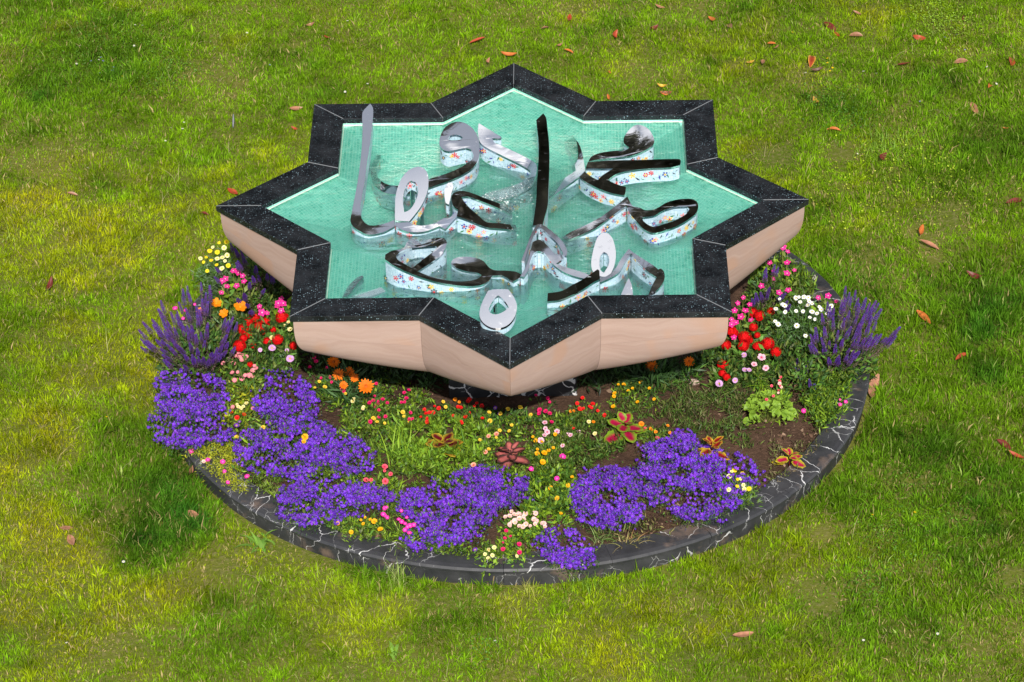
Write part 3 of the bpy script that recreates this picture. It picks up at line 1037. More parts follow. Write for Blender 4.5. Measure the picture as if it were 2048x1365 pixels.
letter('blue grey hooked stroke with round pierced head at upper left', C1,
       [(905, 420), (915, 370), (945, 310), (1000, 265), (1070, 245), (1130, 255), (1190, 290), (1230, 335), (1260, 400), (1270, 480), (1265, 560),
        (1240, 625), (1190, 680), (1100, 735), (1000, 780), (900, 815), (800, 850), (700, 885), (590, 905), (500, 905), (420, 895), (360, 870), (310, 825),
        (285, 770), (280, 690), (290, 640), (320, 590), (355, 545), (372, 550), (368, 590), (345, 630), (330, 690), (340, 740), (370, 780), (430, 815),
        (520, 828), (640, 815), (760, 785), (830, 760), (960, 720), (1080, 670), (1160, 620), (1210, 580), (1215, 550), (1195, 500), (1150, 485), (1100, 490),
        (1040, 505), (990, 515), (940, 500), (907, 462)],
       [(1070, 245, .165), (910, 420, .12), (1000, 500, .085), (1260, 420, .12), (1240, 600, .06), (1100, 710, .045), (800, 810, .02), (500, 870, -.03), (300, 750, -.065), (360, 560, -.08)],
       [[(980, 400), (1000, 375), (1040, 362), (1090, 370), (1118, 390), (1095, 408), (1040, 415), (995, 412)]], seed=7)
letter('folded stroke with a white arrow head behind the tall centre stroke', C1,
       [(1262, 258), (1470, 385), (1455, 398), (1385, 395), (1405, 437), (1440, 450), (1560, 505), (1690, 570), (1780, 625), (1792, 670), (1775, 760), (1740, 840),
        (1560, 935), (1420, 982), (1290, 915), (1350, 890), (1500, 850), (1660, 790), (1735, 735), (1730, 695), (1660, 645), (1560, 595), (1440, 535), (1330, 478), (1275, 430), (1255, 340)],
       [(1262, 258, .17), (1460, 390, .115), (1330, 450, .085), (1500, 520, .05), (1690, 600, .02), (1780, 680, -.03), (1600, 860, -.07), (1350, 920, -.08)], seed=8)
letter('tall dark mirrored stroke standing at the centre of the pool', C2,
       [(395, 170), (420, 210), (430, 290), (445, 420), (450, 560), (448, 700), (440, 860), (435, 1000), (410, 1100), (385, 1190), (298, 1190),
        (315, 1080), (330, 950), (335, 820), (345, 680), (352, 540), (350, 420), (335, 290), (330, 230), (365, 195)],
       [(390, 180, .14), (400, 600, .12), (390, 900, .11), (345, 1180, .10)], seed=9, thick=0.16)
letter('sunken bent stroke with a pointed tip right of the tall centre stroke', C2,
       [(660, 375), (715, 440), (745, 520), (765, 620), (775, 690), (720, 745), (600, 835), (520, 895), (445, 950), (445, 870), (520, 800), (600, 750),
        (690, 690), (680, 640), (655, 550), (630, 490), (590, 440), (620, 405)],
       [(660, 380, -.062), (700, 600, -.056), (760, 680, .0), (600, 790, -.04), (450, 910, -.06)], seed=10)
letter('rounded dark head with trailing curved stroke at upper right', C2,
       [(1125, 400), (1150, 350), (1200, 295), (1250, 272), (1310, 285), (1360, 320), (1390, 370), (1405, 420), (1390, 460), (1310, 510), (1210, 550),
        (1030, 575), (900, 588), (805, 606), (830, 565), (890, 535), (1000, 515), (1150, 500), (1178, 480), (1130, 445)],
       [(1250, 280, .10), (1400, 420, .08), (1130, 420, .03), (1200, 520, .03), (1000, 545, .0), (810, 600, .02)], seed=11)
letter('wide dark forked stroke with flowered front at the right of the pool', C2,
       [(788, 645), (800, 612), (1020, 598), (1300, 592), (1630, 585), (1645, 600), (1635, 640), (1555, 660), (1350, 670), (1180, 690), (1060, 720),
        (1005, 755), (982, 775), (1050, 810), (1145, 840), (1142, 890), (1130, 915), (1040, 900), (940, 870), (850, 830), (770, 785), (725, 745), (772, 702), (830, 745), (890, 775),
        (930, 735), (1030, 672), (782, 672)],
       [(800, 640, .05), (1200, 630, .07), (1630, 610, .08), (900, 760, .06), (740, 745, .05), (1130, 880, .04), (1000, 820, .05)], seed=12, thick=0.1)
letter('dark zigzag stroke ending in an oval ring at the lower right', C2,
       [(1160, 925), (1185, 980), (1212, 1015), (1280, 1030), (1315, 1050), (1400, 1045), (1450, 1020), (1530, 975), (1640, 950), (1740, 948), (1790, 970), (1805, 1010),
        (1790, 1070), (1720, 1130), (1630, 1185), (1520, 1228), (1390, 1257), (1300, 1215), (1240, 1150), (1180, 1080), (1150, 1010), (1050, 1080), (940, 1165),
        (860, 1220), (700, 1290), (600, 1322), (560, 1300), (640, 1250), (760, 1195), (920, 1110), (1080, 990)],
       [(1160, 930, .075), (1150, 1000, .07), (1060, 1040, .055), (900, 1160, .025), (600, 1310, -.06), (1280, 1050, .03), (1300, 1200, .025), (1400, 1250, .03), (1780, 1000, .05), (1500, 1000, .035)],
       [[(1292, 1115), (1400, 1100), (1480, 1055), (1590, 1022), (1700, 1015), (1722, 1040), (1700, 1080), (1600, 1140), (1500, 1175), (1390, 1200), (1305, 1150)]], seed=13)
letter('flower decorated looping stroke at the front left of the pool', C3,
       [(408, 540), (412, 500), (470, 465), (572, 447), (590, 425), (612, 380), (640, 360), (780, 362), (900, 345), (950, 350), (972, 385), (965, 430), (930, 490),
        (860, 550), (770, 610), (706, 652), (800, 690), (900, 718), (1060, 742), (1170, 738), (1260, 715), (1288, 684), (1250, 664), (1150, 650), (1060, 620), (1010, 582), (1020, 550),
        (1070, 525), (1150, 518), (1240, 530), (1310, 560), (1350, 610), (1400, 640), (1500, 645), (1600, 655), (1650, 680), (1640, 705), (1580, 742), (1535, 722),
        (1480, 690), (1385, 692), (1360, 730), (1300, 770), (1200, 786), (1080, 780), (900, 752), (760, 712), (600, 652), (480, 592)],
       [(410, 520, .10), (600, 650, .07), (560, 450, .08), (640, 365, -.02), (950, 360, .08), (960, 430, .08), (700, 640, .05), (900, 735, .02), (1100, 760, -.01), (1300, 750, -.03), (1150, 590, -.03), (1020, 560, -.03), (1400, 665, -.03), (1640, 690, 0)],
       [[(590, 585), (525, 545), (508, 512), (560, 466), (610, 450), (700, 434), (870, 420), (882, 432), (850, 470), (760, 540), (655, 622)]], seed=14, thick=0.24)
letter('small sunken blade near the front left corner of the pool', C3,
       [(205, 690), (215, 705), (150, 780), (80, 870), (20, 905), (50, 830), (110, 750), (170, 700)],
       [(205, 690, -.055), (40, 880, -.075)], seed=15)
letter('short sunken stroke at the foot of the flower decorated loop', C3,
       [(100, 892), (250, 840), (370, 795), (420, 838), (300, 888), (200, 905)], [(250, 850, -.07), (400, 820, -.06), (100, 890, -.08)], seed=16)
letter('white teardrop ring leaning over the front tip of the rim', C3,
       [(1345, 830), (1400, 815), (1530, 815), (1560, 850), (1590, 900), (1610, 960), (1600, 1040), (1560, 1110), (1510, 1150), (1440, 1170), (1370, 1160),
        (1300, 1115), (1270, 1060), (1275, 990), (1300, 920)], [],
       [[(1440, 870), (1480, 900), (1520, 950), (1535, 980), (1500, 1010), (1440, 1040), (1390, 1040), (1360, 1020), (1355, 990), (1380, 940), (1410, 890)]],
       plane=lambda x, y: 0.022 + (657 - y) / 78.0 * 0.15, floor=Z0 - .07, motifs=False, seed=17, thick=0.05)
letter('raised narrow arched ridge in front of the tall centre stroke', C4,
       [(195, 550), (240, 430), (290, 300), (338, 222), (385, 226), (470, 285), (560, 370), (612, 460), (606, 510), (580, 498), (530, 405), (440, 315), (372, 256), (348, 250), (315, 310), (262, 440), (222, 560)],
       [(350, 230, .12), (200, 550, .06), (600, 490, .07), (500, 320, .105)], seed=18, thick=0.14)
letter('lower arched stroke with yellow flowers in front of the centre', C4,
       [(185, 695), (235, 610), (265, 520), (298, 385), (350, 362), (385, 375), (440, 425), (500, 490), (575, 508), (592, 525), (540, 560), (510, 582), (560, 600), (620, 620), (720, 650), (830, 690),
        (800, 722), (700, 702), (580, 657), (480, 582), (400, 482), (340, 467), (305, 490), (275, 560), (258, 640), (215, 705)],
       [(350, 400, .075), (340, 465, .07), (200, 690, .01), (560, 530, .04), (600, 640, .02), (820, 700, .0)], seed=19, thick=0.2)
letter('short dark stroke with a lifted point at the front right', C4,
       [(435, 850), (560, 830), (650, 780), (760, 720), (888, 632), (905, 645), (908, 722), (840, 757), (760, 812), (640, 872), (540, 912), (430, 925)],
       [(890, 640, .035), (900, 720, .03), (650, 820, .01), (440, 890, .0)], seed=20, thick=0.13)
letter('peaked dark stroke with vine motif at the front right corner', C4,
       [(1170, 445), (1200, 470), (1290, 530), (1400, 600), (1440, 636), (1462, 625), (1490, 650), (1497, 720), (1460, 790), (1400, 845), (1350, 868), (1372, 810), (1425, 705),
        (1330, 640), (1240, 552), (1190, 492), (1140, 562), (1080, 662), (1000, 712), (912, 752), (908, 705), (960, 700), (1040, 640), (1100, 540)],
       [(1170, 450, .075), (1300, 560, .06), (1450, 640, .045), (1480, 700, .045), (1380, 840, .02), (1040, 660, .02), (920, 730, .0)], seed=21, thick=0.2)
letter('small pierced oval loop standing tilted at the front right', C4,
       [(940, 300), (980, 305), (1020, 345), (1045, 420), (1055, 500), (1040, 600), (1000, 690), (930, 700), (850, 660), (830, 590), (840, 500), (865, 400), (895, 330)], [],
       [[(945, 475), (975, 490), (995, 540), (985, 600), (945, 665), (915, 640), (905, 570), (915, 510)]],
       plane=lambda x, y: -0.02 + (554 - y) / 88.0 * 0.135, floor=Z0 - .2, seed=22, thick=0.1)
letter('tiny dark wedge against the front right rim', C4,
       [(1170, 710), (1198, 770), (1210, 865), (1100, 865), (1132, 790)], [(1170, 715, .05), (1150, 860, -.01)], motifs=False, seed=23)

# ------------------------------------------------------------------ trees beyond the lawn (mirrored in the steel)
def leaf_tris(P, D, L, Wd, cols, fold=0.25, rng=RNG):
    """one kite of two triangles per leaf: base P, direction D, length L, width Wd"""
    n = len(P)
    D = D / (np.linalg.norm(D, axis=1, keepdims=True) + 1e-9)
    ref = rng.normal(0, 1, (n, 3))
    S = np.cross(D, ref); S /= (np.linalg.norm(S, axis=1, keepdims=True) + 1e-9)
    N = np.cross(S, D)
    L = np.broadcast_to(np.asarray(L, float), (n,))[:, None]; Wd = np.broadcast_to(np.asarray(Wd, float), (n,))[:, None]
    mid = P + D * L * .48
    V = np.stack([P, mid - S * Wd * .5 + N * Wd * fold, mid + S * Wd * .5 + N * Wd * fold, P + D * L - N * L * .12], 1).reshape(-1, 3)
    i = np.arange(n, dtype=np.int32) * 4
    T = np.stack([np.stack([i, i + 2, i + 1], -1), np.stack([i + 1, i + 2, i + 3], -1)], 1).reshape(-1, 3)
    return V, T, np.repeat(np.asarray(cols), 4, 0)


def far_tree(label, x, y, h, rad, col):
    root = tag(empty('tree', (x, y, 0)), label, 'tree', 'tall trees standing beyond the lawn')
    tb = MB()
    def limb(a, b_, r0, r1):
        a, b_ = Vector(a), Vector(b_)
        d = (b_ - a).normalized(); s = d.orthogonal().normalized(); u = d.cross(s)
        vs = []
        for (p, r) in ((a, r0), (b_, r1)):
            for k in range(7):
                vs.append(p + (s * math.cos(k * 2 * PI / 7) + u * math.sin(k * 2 * PI / 7)) * r)
        tb.add(vs, [(k, (k + 1) % 7, 7 + (k + 1) % 7, 7 + k) for k in range(7)])
    limb((0, 0, -.1), (.1, 0, h * .45), .32, .22)
    limb((.1, 0, h * .45), (0, .1, h * .85), .22, .06)
    for k in range(7):
        a = k * 2.4
        limb((.08, 0, h * (.25 + .07 * k)), (math.cos(a) * rad * .7, math.sin(a) * rad * .7, h * (.4 + .07 * k)), .1, .03)
    tb.build('trunk', M_BARK, root)
    n = 9000
    cl = RNG.normal(0, 1, (60, 3)); cl /= np.linalg.norm(cl, axis=1, keepdims=True)
    cl *= RNG.uniform(.35, 1.0, (60, 1))
    cl = cl * [rad, rad, h * .42] + [0, 0, h * .56]
    P = cl[RNG.integers(0, 60, n)] + RNG.normal(0, rad * .17, (n, 3))
    c = np.array(col) * RNG.uniform(.6, 1.4, (n, 1))
    V, T, Cc = leaf_tris(P, RNG.normal(0, 1, (n, 3)), RNG.uniform(.4, .75, n), RNG.uniform(.22, .4, n), c)
    o = link('crown', fast_mesh('crown', V, T, Cc, M_LEAF), root)
    o['kind'] = 'stuff'


for (lab, x, y, h, r, c) in (('broad dark tree mirrored at the left of the steel letters', -9.0, 11.5, 15.0, 3.6, (.085, .090, .066)),
                             ('tall dark evergreen mirrored left of centre in the steel letters', -4.2, 12.4, 16.5, 3.2, (.070, .073, .062)),
                             ('tallest dark tree mirrored in the centre of the steel letters', 0.6, 12.2, 17.0, 3.3, (.085, .083, .070)),
                             ('dark brownish tree mirrored right of centre in the steel letters', 5.3, 12.6, 16.0, 3.3, (.100, .090, .076)),
                             ('broad dark tree mirrored at the right of the steel letters', 10.2, 11.5, 15.0, 3.6, (.085, .087, .066))):
    far_tree(lab, x, y, h, r, c)

# ------------------------------------------------------------------ flowers and plants of the bed
G_LIME, G_MID, G_DARK, G_OLIVE, G_GREY, G_YEL = (.24, .39, .025), (.095, .21, .028), (.045, .11, .025), (.15, .20, .04), (.16, .25, .12), (.42, .43, .02)
SOIL = Z_SOIL + .012
FLOWER_MESH = {}
BIG = {'red_head': 1.32, 'pink_star': .98, 'gazania': 1.08, 'orange_poppy': .98, 'daisy': .78, 'cream_daisy': .82, 'yellow_daisy': .82, 'cosmos': .9}


def flower_mesh(key):
    if key in FLOWER_MESH: return FLOWER_MESH[key]
    b = MB()
    def petals(n, r, w, cup, col, z=0.0, a0=0.0, inner=.12, tipw=.55, col2=None, notch=False):
        for k in range(n):
            a = a0 + 2 * PI * k / n + random.uniform(-.06, .06)
            ca, sa = math.cos(a), math.sin(a)
            rr = r * random.uniform(.92, 1.06)
            cz = cup * random.uniform(.7, 1.3)
            def P(l, s, h): return (ca * l - sa * s, sa * l + ca * s, z + h)
            vs = [P(rr * inner, 0, 0), P(rr * .6, -w * .5, cz * .6), P(rr * .6, w * .5, cz * .6), P(rr * .96, -w * .5 * tipw, cz), P(rr * .96, w * .5 * tipw, cz), P(rr * (.88 if notch else 1.03), 0, cz)]
            f = random.uniform(.85, 1.1)
            cc = [tuple(q * f for q in (col2 or col))] + [tuple(q * f for q in col)] * 5
            b.add(vs, [(0, 1, 2), (1, 3, 5), (1, 5, 2), (2, 5, 4)], cc)
    def disc(r, col, z=0.0, h=0.0, n=8):
        vs = [(r * math.cos(2 * PI * k / n), r * math.sin(2 * PI * k / n), z) for k in range(n)] + [(0, 0, z + h)]
        b.add(vs, [(k, (k + 1) % n, n) for k in range(n)], col)
    if key == 'daisy':
        petals(13, .019, .0085, .001, (.84, .84, .82)); disc(.0065, (.80, .47, .02), .0015, .004)
    elif key == 'cream_daisy':
        petals(13, .019, .009, .001, (.86, .80, .42), col2=(.85, .7, .2)); disc(.0075, (.75, .60, .06), .0015, .004)
    elif key == 'yellow_daisy':
        petals(13, .018, .009, .001, (.86, .66, .02)); disc(.0065, (.78, .48, .01), .0015, .004)
    elif key in ('red_head', 'coral_head'):
        c = (.72, .006, .008) if key == 'red_head' else (.82, .16, .20)
        for k in range(30):
            th = math.acos(1 - random.random() * .85); ph = k * 2.4
            d = Vector((math.sin(th) * math.cos(ph), math.sin(th) * math.sin(ph), math.cos(th) * .6))
            q = d.to_track_quat('Z', 'Y').to_matrix()
            for m in range(5):
                a = 2 * PI * m / 5
                pts = [Vector((0, 0, 0)), Vector((math.cos(a - .5) * .009, math.sin(a - .5) * .009, 0)), Vector((math.cos(a) * .0115, math.sin(a) * .0115, .0005)), Vector((math.cos(a + .5) * .009, math.sin(a + .5) * .009, 0))]
                f = random.uniform(.7, 1.15)
                b.add([d * .026 + q @ p for p in pts], [(0, 1, 2, 3)], tuple(min(1, v * f) for v in c))
    elif key == 'pink_star':
        petals(5, .024, .019, .003, (.86, .03, .30), inner=.05, tipw=.35); disc(.004, (.9, .55, .65), .002)
        b.add([(-.002, 0, 0), (.002, 0, 0), (.001, .01, -.03), (-.001, .01, -.03)], [(0, 1, 2, 3)], (.35, .35, .08))
    elif key == 'gazania':
        petals(14, .038, .013, .004, (.85, .20, .006), tipw=.45); petals(10, .028, .012, .008, (.80, .17, .006), .002, .2); disc(.009, (.55, .12, .01), .006, .004)
    elif key == 'orange_poppy':
        petals(6, .034, .026, .014, (.88, .26, .005), inner=.03, tipw=.7); disc(.006, (.8, .4, .02), .003, .006)
    elif key == 'cosmos':
        petals(8, .026, .018, .003, (.66, .36, .66), inner=.1, tipw=.75, notch=True, col2=(.5, .2, .5)); disc(.006, (.80, .50, .03), .002, .003)
    elif key == 'pink_white':
        petals(5, .020, .019, .003, (.82, .50, .60), inner=.05, tipw=.8, col2=(.7, .06, .16)); disc(.0035, (.55, .02, .08), .0015)
    elif key.startswith('bell_'):
        c, c2 = {'magenta': ((.72, .010, .13), (.35, .0, .05)), 'yellow': ((.85, .58, .05), (.70, .30, .01)), 'pale': ((.86, .76, .36), (.75, .5, .05)), 'peach': ((.86, .40, .28), (.65, .03, .03)),
                 'scarlet': ((.74, .012, .012), (.5, .0, .0)), 'violet': ((.16, .02, .40), (.6, .5, .1)), 'hotpink': ((.88, .02, .36), (.8, .2, .5)), 'orange': ((.86, .27, .01), (.6, .1, .0)),
                 'rose': ((.86, .10, .16), (.6, .01, .03)), 'gold': ((.86, .42, .005), (.70, .22, .0)), 'softpink': ((.82, .24, .30), (.7, .35, .3)), 'blush': ((.86, .52, .50), (.80, .40, .16))}[key[5:]]
        petals(5, .0135, .0145, .0035, c, inner=.05, tipw=.85, col2=c2); disc(.0036, c2, .0012, .0015, 6)
    me = b.mesh('flower_' + key, M_PETAL)
    FLOWER_MESH[key] = me
    return me


SPIKES = []
for k in range(4):
    b = MB()
    n = 9
    for i in range(n):
        t = i / (n - 1)
        z0 = t * .088
        r = .0150 * (1 - .62 * t) * random.uniform(.85, 1.1)
        c = tuple(v * random.uniform(.75, 1.2) for v in ((.125, .050, .31) if i > 1 else (.12, .065, .15)))
        m = 6
        a0 = random.random()
        for q in range(m):
            a = a0 + 2 * PI * q / m
            ca, sa = math.cos(a), math.sin(a)
            b.add([(ca * .003, sa * .003, z0), (ca * r - sa * .004, sa * r + ca * .004, z0 + .006), (ca * r * 1.25, sa * r * 1.25, z0 + .013), (ca * r + sa * .004, sa * r - ca * .004, z0 + .006)], [(0, 1, 2, 3)], c)
    vs = [(.0028 * math.cos(q * PI / 2), .0028 * math.sin(q * PI / 2), -.03) for q in range(4)] + [(0, 0, .092)]
    b.add(vs, [(q, (q + 1) % 4, 4) for q in range(4)], (.10, .06, .10))
    SPIKES.append(b.mesh('flower_spike', M_PETAL))


def tube(b, p, q, r0, r1, col, bend=None):
    p, q = Vector(p), Vector(q)
    pts = [p, (p + q) / 2 + (bend or Vector((0, 0, 0))), q]
    vs, n = [], 3
    for i, c in enumerate(pts):
        d = (pts[min(i + 1, 2)] - pts[max(i - 1, 0)]).normalized()
        s = d.orthogonal().normalized(); u = d.cross(s)
        r = r0 + (r1 - r0) * i / 2
        for k in range(n):
            vs.append(c + (s * math.cos(2 * PI * k / n) + u * math.sin(2 * PI * k / n)) * r)
    fs = [(i * n + k, i * n + (k + 1) % n, (i + 1) * n + (k + 1) % n, (i + 1) * n + k) for i in range(2) for k in range(n)]
    b.add(vs, fs, col)


def foliage_part(root, V, T, C_, name='foliage'):
    off = np.array(root.location)
    o = link(name, fast_mesh(name, V - off, T, C_, M_LEAF), root)
    o['kind'] = 'stuff'
    return o


def cols_mix(n, pal, lo=.55, hi=1.35):
    pal = np.array(pal)
    c = pal[RNG.integers(0, len(pal), n)]
    return c * RNG.uniform(lo, hi, (n, 1))


def bush_leaves(cen, rx, ry, h, n, ll, lw, pal, up=.5):
    """leaves spread through a low half-ellipsoid"""
    a = RNG.uniform(0, 2 * PI, n); r = np.sqrt(RNG.random(n))
    z = RNG.random(n) ** .7 * np.sqrt(np.clip(1 - r * r, 0, 1)) * h
    P = np.stack([cen[0] + rx * r * np.cos(a), cen[1] + ry * r * np.sin(a), cen[2] + z * RNG.uniform(.75, 1.15, n)], -1)
    D = np.stack([np.cos(a) * r, np.sin(a) * r, np.full(n, up)], -1) + RNG.normal(0, .45, (n, 3))
    return leaf_tris(P, D, RNG.uniform(.6, 1.3, n) * ll, RNG.uniform(.7, 1.2, n) * lw, cols_mix(n, pal))


def cat3(parts):
    V, T, C_ = [], [], []
    b = 0
    for v, t, c in parts:
        V.append(v); T.append(t + b); C_.append(c); b += len(v)
    return np.concatenate(V), np.concatenate(T), np.concatenate(C_)


def crop_pts(crop, pts):
    x0, y0, k = crop
    return [(x0 + p[0] / k, y0 + p[1] / k) + tuple(p[2:]) for p in pts]


S = 4.014
K1, K2, K3, K4, K5, K6, K7, K8 = (260, 460, S), (260, 700, S), (560, 640, S), (960, 680, S), (1340, 460, S), (1340, 740, S), (480, 860, S), (940, 860, S)


def flower_plant(name, label, cat, heads, hgt, pal, group=None, part='flower', leaf=(.035, .014), nleaf=26, base_n=60, scale=1.0, stem=(.10, .17, .03), face=.52, spread=None, up=.5):
    """heads: (px, py, flower kind); hgt: height of the heads above the soil (lo, hi)"""
    W = [unp(p[0], p[1], SOIL + random.uniform(*hgt)) for p in heads]
    cx, cy = float(np.mean([w[0] for w in W])), float(np.mean([w[1] for w in W]))
    root = tag(empty(name, (cx, cy, SOIL)), label, cat, group)
    st = MB()
    parts = []
    for w, p in zip(W, heads):
        o = link(part, flower_mesh(p[2]), root)
        o.location = (w[0] - cx, w[1] - cy, w[2] - SOIL)
        o.rotation_euler = (face + random.uniform(-.3, .3), random.uniform(-.3, .3), 0)
        o.rotation_euler = (Matrix.Rotation(face + random.uniform(-.3, .3), 3, 'X') @ Matrix.Rotation(random.uniform(-.3, .3), 3, 'Y') @ Matrix.Rotation(random.uniform(0, 6.28), 3, 'Z')).to_euler()
        s_ = scale * BIG.get(p[2], .86) * random.uniform(.72, 1.22) * (p[3] if len(p) > 3 else 1.0)
        o.scale = (s_, s_, s_)
        foot = (cx + (w[0] - cx) * .45, cy + (w[1] - cy) * .45, SOIL - .02)
        tube(st, (foot[0] - cx, foot[1] - cy, foot[2] - SOIL), (w[0] - cx, w[1] - cy, w[2] - SOIL - .002), .0022, .0013, stem, Vector((random.uniform(-.01, .01), random.uniform(-.01, .01), .01)))
        parts.append(bush_leaves((w[0], w[1], SOIL - .01), .055, .055, max(.03, w[2] - SOIL - .01), int(nleaf * 1.5), leaf[0] * 1.15, leaf[1] * 1.15, pal, up))
    sx = spread or (max(.08, float(np.std([w[0] for w in W])) * 1.5), max(.08, float(np.std([w[1] for w in W])) * 1.5))
    parts.append(bush_leaves((cx, cy, SOIL - .01), sx[0], sx[1], max(.05, np.mean(hgt) * .9), base_n, leaf[0] * 1.2, leaf[1] * 1.2, pal, up))
    o = st.build('stems', M_LEAF, root)
    o['kind'] = 'stuff'
    foliage_part(root, *cat3(parts))
    return root


# --- lobelia mounds
def in_poly(px, py, poly):
    inside = np.zeros(len(px), bool)
    n = len(poly)
    for i in range(n):
        x1, y1 = poly[i]; x2, y2 = poly[(i + 1) % n]
        c = ((y1 > py) != (y2 > py)) & (px < (x2 - x1) * (py - y1) / (y2 - y1 + 1e-9) + x1)
        inside ^= c
    return inside


def edge_dist(px, py, poly):
    d = np.full(len(px), 1e9)
    n = len(poly)
    for i in range(n):
        a, b_ = np.array(poly[i], float), np.array(poly[(i + 1) % n], float)
        ab = b_ - a
        t = np.clip(((px - a[0]) * ab[0] + (py - a[1]) * ab[1]) / (ab @ ab), 0, 1)
        d = np.minimum(d, np.hypot(px - a[0] - t * ab[0], py - a[1] - t * ab[1]))
    return d


def lobelia(label, poly, hmax=.15, over=False):
    xs, ys = [p[0] for p in poly], [p[1] for p in poly]
    A = (max(xs) - min(xs)) * (max(ys) - min(ys))
    n = int(A / 8.5)
    px, py = RNG.uniform(min(xs), max(xs), n), RNG.uniform(min(ys), max(ys), n)
    jit = RNG.normal(0, 3, n) + (fbm(px / 40, py / 26, 1.6, 77) - .5) * 46
    m = in_poly(px + jit, py + jit * .6, poly)
    px, py = px[m], py[m]
    gaps = fbm(px / 100, py / 60, 3.2, 17)
    ed = edge_dist(px, py, poly)
    m = (RNG.random(len(px)) < np.where(gaps > .57, .16, 1.0)) & (RNG.random(len(px)) < np.clip(.5 + ed / 18, 0, 1))
    px, py, ed, gaps = px[m], py[m], ed[m], gaps[m]
    n = len(px)
    h = hmax * (.35 + .55 * np.sqrt(np.clip(ed / 45, 0, 1))) * (.45 + 1.05 * fbm(px / 60, py / 40, 2.6, 29))
    z = SOIL + h + RNG.normal(0, .008, n)
    P = unp_np(px, py, z)
    cx, cy = float(P[:, 0].mean()), float(P[:, 1].mean())
    root = tag(empty('lobelia', (cx, cy, SOIL)), label, 'lobelia', 'blue lobelia mounds along the kerb')
    # blossoms: two upper and three lower lobes with a white eye
    N = np.stack([RNG.normal(0, .35, n), RNG.normal(-.55, .35, n), np.full(n, .75)], -1)
    N /= np.linalg.norm(N, axis=1, keepdims=True)
    A_ = np.cross(N, [0.0, 0.0, 1.0]) + 1e-4; A_ /= np.linalg.norm(A_, axis=1, keepdims=True)
    B_ = np.cross(A_, N)
    r = RNG.uniform(.0060, .0100, n)[:, None]
    basec = np.array([[.130, .020, .52], [.170, .028, .60], [.100, .016, .41], [.200, .034, .53], [.080, .012, .31]])[RNG.integers(0, 5, n)] * RNG.uniform(.6, 1.3, (n, 1)) * (.62 + .76 * fbm(px / 50, py / 34, 2.2, 57))[:, None]
    V, T, Cc = [], [], []
    i0 = 0
    for (an, ln, wd) in ((.62, 1.05, .42), (2.52, 1.05, .42), (3.95, 1.15, .5), (4.71, 1.25, .5), (5.47, 1.15, .5)):
        d = A_ * math.cos(an) + B_ * math.sin(an); s = -A_ * math.sin(an) + B_ * math.cos(an)
        v = np.stack([P - d * r * .05, P + d * r * .7 * ln - s * r * wd + N * r * .15, P + d * r * 1.1 * ln + N * r * .05, P + d * r * .7 * ln + s * r * wd + N * r * .15], 1).reshape(-1, 3)
        i = np.arange(n, dtype=np.int32) * 4 + i0
        T += [np.stack([i, i + 1, i + 2], -1), np.stack([i, i + 2, i + 3], -1)]
        V.append(v); Cc.append(np.repeat(basec, 4, 0)); i0 += 4 * n
    e = np.stack([P + N * r * .2 - A_ * r * .26, P + N * r * .2 - B_ * r * .30, P + N * r * .2 + A_ * r * .26, P + N * r * .2 + B_ * r * .2], 1).reshape(-1, 3)
    i = np.arange(n, dtype=np.int32) * 4 + i0
    T += [np.stack([i, i + 1, i + 2], -1), np.stack([i, i + 2, i + 3], -1)]
    V.append(e); Cc.append(np.tile([[.34, .25, .70]], (4 * n, 1)))
    off = np.array([cx, cy, SOIL])
    o = link('blossoms', fast_mesh('blossoms', np.concatenate(V) - off, np.concatenate(T), np.concatenate(Cc), M_PETAL), root)
    o['kind'] = 'stuff'
    # fine dark foliage below
    k = 3
    q = RNG.integers(0, n, n * k)
    Q = P[q] + RNG.normal(0, .018, (n * k, 3)); Q[:, 2] -= RNG.uniform(.004, .06, n * k); Q[:, 2] = np.maximum(Q[:, 2], SOIL - .01)
    v = leaf_tris(Q, RNG.normal(0, .6, (n * k, 3)) + [0, -.1, .8], RNG.uniform(.012, .026, n * k), RNG.uniform(.004, .008, n * k), cols_mix(n * k, [G_DARK, (.045, .095, .03), G_MID, G_OLIVE, (.06, .06, .10)]))
    foliage_part(root, *v)


lobelia('broad blue lobelia mound spilling over the left of the kerb', [(318, 745), (360, 735), (420, 745), (465, 770), (470, 800), (440, 830), (470, 850), (468, 880), (420, 884), (390, 897), (340, 893), (296, 875), (305, 830), (312, 790)], .17)
lobelia('rounded blue lobelia mound behind the others, below the orange gazanias', [(545, 735), (590, 742), (625, 775), (642, 800), (640, 835), (600, 852), (560, 855), (520, 835), (495, 810), (510, 770)], .17)
lobelia('wide blue lobelia mound in the second row left of the tall grass', [(480, 860), (540, 848), (600, 840), (650, 845), (710, 870), (745, 900), (762, 935), (740, 950), (690, 945), (640, 945), (590, 955), (520, 950), (470, 925), (465, 890)], .15)
lobelia('blue lobelia mound at the front left kerb', [(560, 965), (600, 945), (660, 945), (720, 960), (780, 975), (800, 1000), (770, 1020), (700, 1030), (650, 1050), (600, 1058), (560, 1040), (552, 1000)], .14)
lobelia('long blue lobelia mound in front of the pink coleus', [(800, 985), (860, 965), (930, 935), (1000, 930), (1050, 950), (1068, 990), (1050, 1015), (1000, 1020), (985, 1050), (960, 1080), (900, 1095), (830, 1105), (805, 1080), (830, 1050), (790, 1020)], .15)
lobelia('low blue lobelia mound left of the largest one at the right', [(1140, 960), (1200, 930), (1262, 930), (1285, 960), (1290, 1005), (1272, 1055), (1210, 1060), (1150, 1040), (1135, 1000)], .13)
